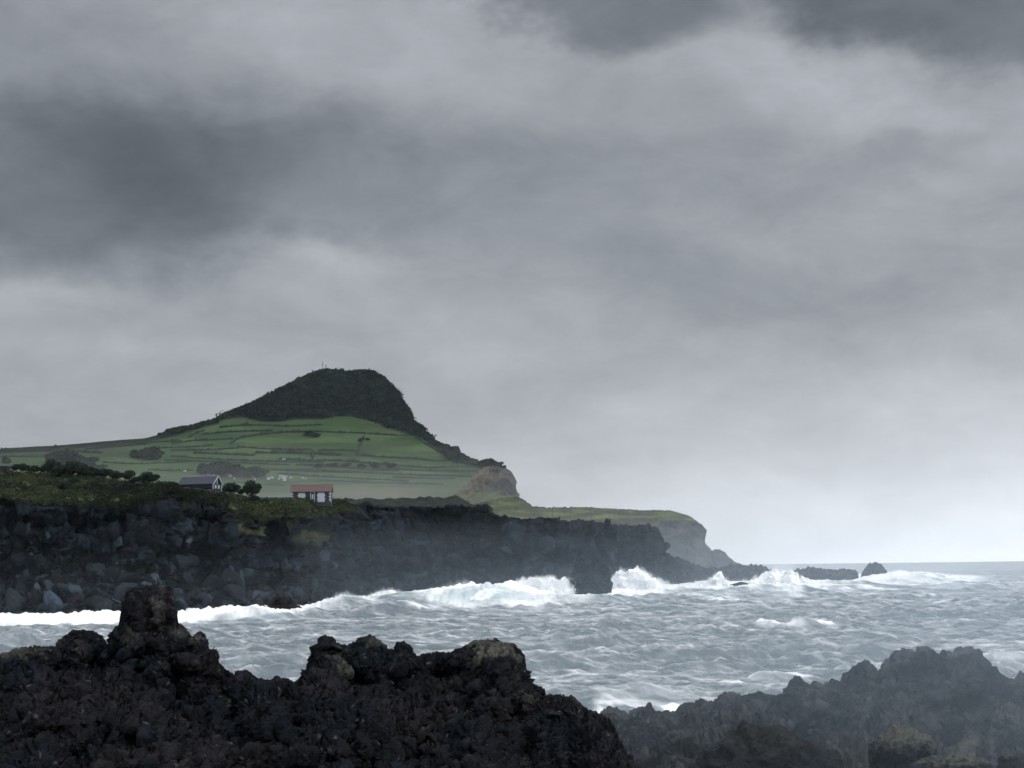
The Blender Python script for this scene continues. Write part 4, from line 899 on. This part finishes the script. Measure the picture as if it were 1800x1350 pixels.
HD = [([(383,738),(430,733),(507,737),(567,737)], 2.5, 'hedge along the lower edge of the dark peak'), ([(385,752),(396,750),(435,748),(470,748),(500,750),(567,747)], 2.2, 'uppermost field hedge under the peak'),
 ([(396,751),(420,748),(436,744)], 2.5, 'short rising hedge at the left of the upper field'), ([(355,764),(400,760),(445,758),(480,758)], 2.4, 'hedge on the left of the second terrace'),
 ([(405,781),(412,774),(425,769),(460,764),(500,760),(545,760)], 2.6, 'curved hedge bowing round the central field'), ([(545,759),(620,761),(700,766),(728,766)], 2.2, 'long straight hedge on the right of the second terrace'),
 ([(640,765),(634,780),(626,799)], 2.2, 'hedge running straight down between two big fields'), ([(418,786),(460,789),(500,791),(549,791)], 2.2, 'hedge under the central field'), ([(559,792),(600,792),(627,793)], 2.2, 'short hedge right under the central field'),
 ([(300,780),(340,775),(375,774),(410,772)], 2.6, 'brownish hedge left of the central field'), ([(448,797),(500,797),(560,799),(600,801)], 4.2, 'thick dark hedge belt under the central field'),
 ([(300,793),(340,792),(380,791),(420,788)], 2.8, 'hedge reaching left from the central fields'), ([(340,797),(390,799),(448,801)], 3.0, 'dark hedge left of the bright strip field'), ([(549,798),(550,807)], 3.2, 'short upright hedge closing the bright strip field'),
 ([(625,800),(660,803),(700,806),(728,807),(762,811),(790,810)], 2.8, 'hedge along the foot of the big right field'), ([(490,808),(550,810),(600,811),(650,815),(700,818)], 3.2, 'wide hedge below the bright strip field'),
 ([(300,802),(350,806),(400,809),(450,811),(500,812),(570,813)], 2.0, 'long thin hedge crossing the lower hillside'), ([(650,816),(700,819),(760,823),(800,821),(845,822)], 2.0, 'long hedge across the lower right slope'),
 ([(290,809),(330,811),(380,812),(440,815),(510,818)], 1.8, 'thin hedge above the hazy brown copse'), ([(520,818),(570,819),(640,826),(700,828)], 2.6, 'hedge along the tree belt'), ([(690,825),(740,828),(790,829),(850,829)], 1.8, 'upper of the thin hedges on the lower right slope'),
 ([(440,824),(470,826),(540,829),(620,831)], 1.6, 'thin hedge right of the hazy brown copse'), ([(500,826),(560,827),(650,832),(740,836),(830,838)], 1.6, 'long thin hedge through the lower fields'), ([(690,839),(760,842),(800,842)], 1.8, 'hedge at lower right near the brown bluff'),
 ([(488,833),(560,838),(640,842),(720,847)], 1.6, 'low thin hedge above the red roofed cottage'), ([(560,845),(640,848),(700,850),(780,852)], 1.6, 'lowest hedge right above the red roof'), ([(260,826),(300,828),(340,827)], 1.6, 'thin hedge left of the hazy copse'),
 ([(180,813),(230,816),(300,814),(340,812)], 1.8, 'hedge along the field under the dome-shaped copse'), ([(0,803),(50,803),(95,802)], 2.4, 'hedge between the two pale fields at the far left'), ([(0,793),(60,793),(140,795),(180,797)], 3.6, 'upper hedge over the pale fields at the far left'),
 ([(235,780),(270,778),(320,775)], 2.8, 'hedge above the dome-shaped copse'), ([(250,790),(290,788),(340,786),(375,783)], 2.2, 'hedge just right of the dome-shaped copse'), ([(728,766),(745,778),(770,793),(800,808),(830,816)], 2.2, 'hedge following the right skyline ridge'),
 ([(330,770),(345,761),(360,757)], 2.2, 'short hedge up the left flank'), ([(150,790),(200,786),(260,781)], 2.8, 'faint hedge across the dull slope at the left'), ([(410,848),(450,851),(500,854)], 1.6, 'faint hedge behind the round trees')]
for p, th, lab in HD: hedge(p, th, lab)

# ------------------------------------------------------------------ buildings
class MB:
    def __init__(s): s.v = []; s.f = []
    def box(s, x0, x1, y0, y1, z0, z1):
        o = len(s.v); s.v += [(x, y, z) for z in (z0, z1) for (x, y) in ((x0, y0), (x1, y0), (x1, y1), (x0, y1))]
        s.f += [[o + i for i in q] for q in ((3, 2, 1, 0), (4, 5, 6, 7), (0, 1, 5, 4), (1, 2, 6, 5), (2, 3, 7, 6), (3, 0, 4, 7))]; return s
    def poly(s, pts, d):                                  # extruded polygon, pts in (x,y,z), d a vector
        o = len(s.v); n = len(pts); s.v += [tuple(p) for p in pts] + [tuple(p[i] + d[i] for i in range(3)) for p in pts]
        s.f += [[o + i for i in range(n)], [o + n + i for i in reversed(range(n))]] + [[o + i, o + (i + 1) % n, o + n + (i + 1) % n, o + n + i] for i in range(n)]; return s
    def build(s, name, mat, parent=None):
        me = bpy.data.meshes.new(name); me.from_pydata(s.v, [], s.f); bm = bmesh.new(); bm.from_mesh(me); bmesh.ops.recalc_face_normals(bm, faces=bm.faces); bm.to_mesh(me); bm.free()
        me.materials.append(mat); o = bpy.data.objects.new(name, me); C.objects.link(o)
        if parent: o.parent = parent
        return o
M_WHITE = plain('white_paint', (.27, .30, .33)); M_BAS = plain('basalt_masonry', (.018, .02, .024), ns=3, nvar=.5, bump=.5, bscale=4); M_TILE = plain('clay_tiles', (.088, .056, .050), ns=2.5, nvar=.3, bump=.4, bscale=6)
M_SLATE = plain('dark_roof', (.034, .038, .052), ns=2.5, nvar=.2); M_DARKW = plain('dark_wood', (.009, .012, .018)); M_GLASS = plain('window_glass', (.30, .33, .36), rough=.15, spec=.5); M_GREY = plain('weathered_grey', (.10, .11, .12)); M_METAL = plain('galvanised_metal', (.11, .12, .13), rough=.5)
def gable_roof(W, D, ze, zr, oh, th=.16, ex=.25):
    m = MB()
    for s in (-1, 1):
        y0 = s * (D / 2 + oh); ze_ = ze - oh * (zr - ze) / (D / 2)
        m.poly([(-W / 2 - ex, y0, ze_), (-W / 2 - ex, 0, zr), (-W / 2 - ex, 0, zr + th), (-W / 2 - ex, y0, ze_ + th)], (W + 2 * ex, 0, 0))
    return m
# cottage with the red roof: long side faces the viewer
h = hit('cliff', 546, 882) or Vector(P(546, 882, 480))
Yh = h.y; k = Yh / F; W = 70 * k; base = P(546.5, 882.5, Yh)
h0 = float(P(546, 882.5, Yh)[2]); eave = float(P(546, 863.5, Yh)[2]) - h0; rdg = float(P(546, 853.5, Yh + 2.5)[2]) - h0
root = empty('stone_cottage', (base[0], base[1] + 2.6, base[2]), R(1.5), 'basalt cottage with red tiled roof and white quoins on the cliff edge', 'cottage')
D = 5.2; hw = W / 2
wl = MB(); wl.poly([(-hw, -D / 2, -1.2), (-hw, D / 2, -1.2), (-hw, D / 2, eave), (-hw, 0, rdg - .05), (-hw, -D / 2, eave)], (W, 0, 0)).build('wall', M_BAS, root)
gable_roof(W, D, eave, rdg, .3).build('roof', M_TILE, root)
MB().box(-hw - .3, hw + .3, -.12, .12, rdg + .1, rdg + .24).build('ridge_cap', plain('ridge_tiles', (.12, .08, .075)), root)
fy = -D / 2
def quoins(xc, n, sgn, z1, parent):
    m = MB()
    for i in range(n): wq = .62 if i % 2 else .34; z0 = z1 * i / n; m.box(min(xc, xc + sgn * wq), max(xc, xc + sgn * wq), fy - .03, fy + .01, z0, z0 + z1 / n - .05)
    m.build('quoin', M_WHITE, parent)
quoins(-hw, 7, 1, eave, root); quoins(hw, 7, -1, eave, root)
for xc in (-.235 * W, .25 * W):
    m = MB(); n = 5
    for i in range(n): e = .17 if i % 2 else 0; m.box(xc - .085 * W - e, xc + .085 * W + e, fy - .035, fy + .01, eave * .86 * i / n, eave * .86 * (i + 1) / n - .02)
    sr = m.build('shutter_surround', M_WHITE, root)
    m = MB()
    for i in range(4): m.box(xc - .07 * W, xc + .07 * W, fy - .06, fy - .037, eave * (.12 + .17 * i), eave * (.12 + .17 * i) + .07)
    m.build('slat', plain('pale_grey_paint', (.42, .45, .48)), sr)
dx = .035 * W
MB().box(dx - .62, dx - .45, fy - .04, fy + .01, 0, eave * .9).box(dx + .45, dx + .62, fy - .04, fy + .01, 0, eave * .9).box(dx - .62, dx + .62, fy - .04, fy + .01, eave * .9, eave * .96).build('door_surround', M_WHITE, root)
dr = MB().box(dx - .43, dx + .43, fy - .05, fy + .01, 0, eave * .88).build('door', M_DARKW, root)
MB().box(dx - .24, dx + .24, fy - .07, fy - .052, eave * .28, eave * .70).build('pane', M_WHITE, dr)
# dark cottage with the white-edged gable
h = hit('cliff', 352, 862) or Vector(P(352, 860, 440)); Yh = h.y; k = Yh / F
base = P(352, 859.5, Yh + 2.5); z0 = base[2]
eave = float(P(350, 850, Yh)[2]) - z0; rdg = float(P(350, 838, Yh + 2)[2]) - z0
ang = R(-17); W = 62 * k / math.cos(ang); D = 4.6; hw = W / 2
root = empty('dark_cottage', (base[0], base[1], z0), ang, 'dark cottage with slate-grey roof and white-edged gable among the bushes', 'cottage')
MB().poly([(-hw, -D / 2, -1.5), (-hw, D / 2, -1.5), (-hw, D / 2, eave), (-hw, 0, rdg - .05), (-hw, -D / 2, eave)], (W, 0, 0)).build('wall', M_DARKW, root)
gable_roof(W, D, eave, rdg, .3).build('roof', M_SLATE, root)
MB().box(-hw - .3, hw + .3, -.1, .1, rdg + .1, rdg + .24).build('ridge_cap', M_WHITE, root)
gx = hw
for s in (-1, 1):
    MB().poly([(gx + .26, s * (D / 2 + .3), eave - .45), (gx + .26, 0, rdg - .12), (gx + .26, 0, rdg + .2), (gx + .26, s * (D / 2 + .3), eave - .12)], (.1, 0, 0)).build('bargeboard', M_WHITE, root)
    MB().box(gx, gx + .1, s * (D / 2) - .14, s * (D / 2) + .14, -.6, eave - .1).build('corner_board', M_WHITE, root)
MB().box(gx, gx + .06, -.14, .14, eave * .9, rdg - .3).build('gable_post', M_WHITE, root)
for s in (-.85, .85):
    f_ = MB().box(gx, gx + .07, s - .42, s + .42, 0, eave * .7).build('window', M_WHITE, root); MB().box(gx + .072, gx + .09, s - .3, s + .3, .2, eave * .6).build('pane', M_GLASS, f_)
MB().box(-hw - .2, hw * .2, -D / 2 - 1.6, -D / 2 - 1.5, -.7, .1).build('rail', M_GREY, root)
# dark shed at the left edge
h = hit('cliff', 6, 829) or Vector(P(6, 829, 450)); b = P(3, 827, h.y)
root = empty('dark_shed', tuple(b), 0, 'flat-roofed black shed cut by the left edge of the photo', 'shed')
MB().box(-2.0, 1.7, -1.5, 1.5, -1.0, .85).build('wall', M_DARKW, root); MB().box(-2.15, 1.85, -1.65, 1.65, .85, 1.0).build('roof', M_DARKW, root)
# low stone walls by the cottages
def stonewall(pts, hgt, lab):
    p = [hit('cliff', *q) for q in pts]; p = [q for q in p if q is not None]
    if len(p) < 2: return
    a = np.array([q[:] for q in p]); n = 24; t = np.linspace(0, 1, len(a)); a = np.stack([np.interp(np.linspace(0, 1, n), t, a[:, i]) for i in range(3)], 1)
    rg = np.random.default_rng(3); prof = [(-.35, -.6), (-.3, 1), (.3, 1), (.35, -.6)]
    v = np.stack([a + np.array([0, u, 0]) + np.array([0, 0, 1]) * hgt * z for (u, z) in prof]) + .08 * rg.normal(size=(4, n, 3)); ctr = a.mean(0)
    o = mesh_from('stone_wall', v.reshape(-1, 3) - ctr, gridfaces(4, n), M_BAS, smooth=False); o.location = ctr; tag(o, lab, 'wall')
stonewall([(322, 862), (345, 864), (370, 867), (400, 871), (415, 873)], .7, 'low dark stone wall in front of the dark gabled cottage')
stonewall([(466, 881), (485, 881), (508, 881)], .9, 'low dark stone wall left of the red-roofed cottage')
# tiny white houses at the foot of the hill
M_HR = plain('far_roof', (.16, .14, .135))
def make_house():
    root = empty('farmhouse', (0, 0, 0)); MB().poly([(-2.6, -2, -1), (-2.6, 2, -1), (-2.6, 2, 2.4), (-2.6, 0, 3.5), (-2.6, -2, 2.4)], (5.2, 0, 0)).build('wall', M_WHITE, root); gable_roof(5.2, 4, 2.4, 3.6, .25).build('roof', M_HR, root)
    return root
hp = make_house()
for i, (px, py, s) in enumerate([(325, 829, .8), (352, 832, .9), (368, 835, 1.1), (376, 836, .8), (405, 838, 1.0), (417, 837, .8), (428, 838, 1.3), (412, 842, .6), (445, 839, .7), (472, 843, 1.0), (478, 841, .9), (494, 839, 1.2), (498, 841, 1.3), (503, 839, .7), (500, 845, 1.0), (511, 841, .8), (448, 843, .6), (490, 843, .6), (532, 841, .7), (537, 842, .5), (499, 809, .9)]):
    t = hp if i == 0 else copy_thing(hp); q = hit('hill', px, py); t.location = q; t.scale = (.75 * s, .75 * s, .75 * s); t.rotation_euler = (0, 0, (i * 1.7) % 1.2 - .6)
    if i == 20: tag(t, 'lone tiny pale building beside the bright strip field on the hill', 'house')
    else: tag(t, 'tiny white house in the scattered hamlet at the foot of the hill', 'house', 'white houses at the foot of the hill')
# masts on the peak
def mast(px, pyb, pyt, lab, segs):
    q = hit('hill', px, pyb) or Vector(P(px, pyb, 3050.0)); H_ = (pyb - pyt) / F * q.y
    root = empty('radio_mast', (q.x, q.y, q.z - 2), 0, lab, 'mast'); H_ += 2
    parts = []
    r = .45
    for i in range(3):
        a = i * 2.094; parts.append(tube((r * math.cos(a), r * math.sin(a), 0), (r * .4 * math.cos(a), r * .4 * math.sin(a), H_), .14, .09, 5))
    for k in range(14):
        z = H_ * k / 14; a = (k % 3) * 2.094; rr = r * (1 - .6 * k / 14); parts.append(tube((rr * math.cos(a), rr * math.sin(a), z), (rr * math.cos(a + 2.094), rr * math.sin(a + 2.094), z + H_ / 14), .08, .08, 4))
    v, f = join(parts); mesh_from('lattice', v, f, M_METAL, root)
    for (z0, z1, rad) in segs: v, f = tube((0, 0, H_ * z0), (0, 0, H_ * z1), rad, rad, 10); mesh_from('antenna', v, f, M_METAL, root)
mast(567, 653, 635, 'taller thin mast on the left of the hill summit', [(.62, .82, .75), (.95, 1.12, .2)])
mast(573, 651, 641, 'shorter mast right of the taller one on the hill summit', [(.72, .95, .85), (.3, .5, .7)])

# ================================================================== air
def volmat(name, dens, col=(.93, .96, 1.0), g=.2):
    m = bpy.data.materials.new(name); m.use_nodes = True; t = m.node_tree; t.nodes.clear()
    v = t.nodes.new('ShaderNodeVolumePrincipled'); v.inputs['Color'].default_value = (*col, 1); v.inputs['Density'].default_value = dens; v.inputs['Anisotropy'].default_value = g
    o = t.nodes.new('ShaderNodeOutputMaterial'); t.links.new(v.outputs[0], o.inputs['Volume']); return m
hz = MB().box(-4000, 4000, -200, 5200, -12, 420).build('haze', volmat('haze_air', 1.3e-5, (.80, .90, 1.0))); tag(hz, kind='stuff')
def mist(ctr, rad, dens, lab, nscale=1.0, col=(.72, .87, 1.0)):
    m = bpy.data.materials.new('mist_air'); m.use_nodes = True; t = m.node_tree; t.nodes.clear(); n = t.nodes; l = t.links
    tcx = n.new('ShaderNodeTexCoord'); mp = n.new('ShaderNodeMapping'); mp.inputs['Scale'].default_value = tuple(1 / r for r in rad); l.new(tcx.outputs['Object'], mp.inputs[0])
    ln = n.new('ShaderNodeVectorMath'); ln.operation = 'DOT_PRODUCT'; l.new(mp.outputs[0], ln.inputs[0]); l.new(mp.outputs[0], ln.inputs[1])
    a = n.new('ShaderNodeMath'); a.operation = 'SUBTRACT'; a.use_clamp = True; a.inputs[0].default_value = 1; l.new(ln.outputs['Value'], a.inputs[1])
    b = n.new('ShaderNodeMath'); b.operation = 'POWER'; b.inputs[1].default_value = 1.6; l.new(a.outputs[0], b.inputs[0])
    nz = n.new('ShaderNodeTexNoise'); nz.inputs['Scale'].default_value = nscale; nz.inputs['Detail'].default_value = 2; l.new(mp.outputs[0], nz.inputs[0])
    r = n.new('ShaderNodeMapRange'); r.inputs[1].default_value = .3; r.inputs[2].default_value = .7; r.inputs[3].default_value = .35 * dens; r.inputs[4].default_value = 1.65 * dens; l.new(nz.outputs['Fac'], r.inputs[0])
    c_ = n.new('ShaderNodeMath'); c_.operation = 'MULTIPLY'; l.new(b.outputs[0], c_.inputs[0]); l.new(r.outputs[0], c_.inputs[1])
    v = n.new('ShaderNodeVolumePrincipled'); v.inputs['Color'].default_value = (*col, 1); v.inputs['Anisotropy'].default_value = .2; l.new(c_.outputs[0], v.inputs['Density'])
    o_ = n.new('ShaderNodeOutputMaterial'); l.new(v.outputs[0], o_.inputs['Volume'])
    vv, f = ico(4); o = mesh_from('sea_mist', vv * np.array(rad), f, m); o.location = ctr; tag(o, lab, 'mist', kind='stuff')
mist((14, 52, 4), (19, 24, 9), .0088, 'thin sea spray drifting over the right foreground rocks', 2.4)
mist((20, 480, -2), (260, 200, 26), .00065, 'sea spray hanging along the foot of the cliff', 3.0)
mist((130, 950, 0), (420, 330, 60), .00055, 'spray haze around the headland and reef', 2.5, (.85, .93, 1.0))
mist((-450, 1900, 0), (1300, 480, 150), .0010, 'low haze over the foot of the hill', 2.0, (.92, .95, .97))

def plume(px0, px1, pyb, Y, tops, dens, lab, depth=9, soft=.07, rag=1.0):
    """a cloud of spray: even-coloured water droplets, thinning out towards a ragged top"""
    env = curve(tops); top = min(q[1] for q in tops) - 9; a = P(px0, pyb, Y); b = P(px1, top, Y); W = b[0] - a[0]; Hh = b[2] - a[2]
    o = MB().box(0, W, -depth / 2, depth / 2, 0, Hh).build('spray_cloud', None) if False else None
    m = bpy.data.materials.new('spray_air'); m.use_nodes = True; t = m.node_tree; t.nodes.clear(); n = t.nodes; l = t.links
    def mt(op, x, y=None, cl=False):
        q = n.new('ShaderNodeMath'); q.operation = op; q.use_clamp = cl
        for i, v in enumerate((x, y)):
            if v is None: continue
            if isinstance(v, (int, float)): q.inputs[i].default_value = v
            else: l.new(v, q.inputs[i])
        return q.outputs[0]
    tcx = n.new('ShaderNodeTexCoord'); sp = n.new('ShaderNodeSeparateXYZ'); l.new(tcx.outputs['Object'], sp.inputs[0])
    mp = n.new('ShaderNodeMapping'); mp.inputs['Scale'].default_value = (1, .6, .45); mp.inputs['Rotation'].default_value = (0, R(18), 0); l.new(tcx.outputs['Object'], mp.inputs[0])
    nz = n.new('ShaderNodeTexNoise'); nz.inputs['Scale'].default_value = .55; nz.inputs['Detail'].default_value = 7; nz.inputs['Roughness'].default_value = .7; l.new(mp.outputs[0], nz.inputs[0])
    fc = n.new('ShaderNodeFloatCurve'); cv = fc.mapping.curves[0]; xs = np.linspace(0, 1, 16)
    cv.points[0].location = (0, max(0, (pyb - float(env(px0))) / (pyb - top))); cv.points[1].location = (1, max(0, (pyb - float(env(px1))) / (pyb - top)))
    for x in xs[1:-1]: cv.points.new(float(x), max(0, (pyb - float(env(px0 + (px1 - px0) * x))) / (pyb - top)))
    fc.mapping.update()
    l.new(mt('DIVIDE', sp.outputs[0], W), fc.inputs['Value'])
    zz = mt('DIVIDE', sp.outputs[2], Hh)
    e = mt('SUBTRACT', mt('ADD', fc.outputs[0], mt('MULTIPLY', mt('SUBTRACT', nz.outputs['Fac'], .55), rag)), zz)
    e = mt('DIVIDE', e, soft, True)
    yy = mt('DIVIDE', sp.outputs[1], depth / 2); e = mt('MULTIPLY', e, mt('SUBTRACT', 1, mt('MULTIPLY', yy, yy), True))
    xx = mt('DIVIDE', sp.outputs[0], W); e = mt('MULTIPLY', e, mt('MULTIPLY', mt('MULTIPLY', xx, mt('SUBTRACT', 1, xx)), 14, True))
    dn = mt('MULTIPLY', e, dens); dn = mt('MULTIPLY', dn, mt('ADD', mt('MULTIPLY', nz.outputs['Fac'], 1.6), .0))
    v = n.new('ShaderNodeVolumePrincipled'); v.inputs['Color'].default_value = (.99, .99, .99, 1); l.new(dn, v.inputs['Density'])
    o_ = n.new('ShaderNodeOutputMaterial'); l.new(v.outputs[0], o_.inputs['Volume'])
    o = MB().box(0, W, -depth / 2, depth / 2, -.5, Hh).build('sea_spray', m); o.location = a; tag(o, lab, 'sea spray', kind='stuff')
plume(885, 1014, 1056, 545, [(885,1050),(897,1036),(912,1016),(936,1009),(950,1015),(968,1010),(985,1016),(1000,1018),(1010,1040),(1014,1050)], .32, 'soft cloud of spray around the burst left of the black buttress')
plume(1062, 1200, 1052, 596, [(1062,1044),(1073,1012),(1090,999),(1104,1000),(1120,992),(1135,1003),(1150,1012),(1180,1026),(1200,1040)], .32, 'soft cloud of spray around the tallest burst')
plume(1165, 1412, 1046, 706, [(1165,1024),(1200,1032),(1230,1020),(1250,1012),(1268,1004),(1280,1020),(1310,1018),(1345,1004),(1365,1000),(1400,1004),(1412,1018)], .2, 'long bank of spray in front of the far rocks')
plume(1400, 1530, 1040, 806, [(1400,1008),(1430,1024),(1480,1024),(1530,1014)], .2, 'thin spray over the reef behind the domed rock')
plume(1510, 1745, 1026, 935, [(1510,1014),(1540,1006),(1575,1000),(1600,1001),(1640,1004),(1700,1012),(1745,1020)], .12, 'low spray blowing beyond the pointed stack')
plume(545, 730, 1066, 528, [(545,1062),(570,1052),(600,1038),(640,1046),(672,1034),(690,1032),(715,1042),(730,1048)], .15, 'soft cloud of spray over the shore rocks below the red-roofed cottage')
plume(720, 860, 1054, 580, [(720,1048),(750,1036),(790,1024),(812,1014),(830,1020),(860,1040)], .12, 'thin veil of spray behind the teal wave', soft=.35)
plume(1330, 1410, 1012, 985, [(1330,1008),(1350,996),(1368,984),(1385,988),(1410,1006)], .05, 'faint veil of spray above the reef', soft=.4)
print('verts', sum(len(m.vertices) for m in bpy.data.meshes))
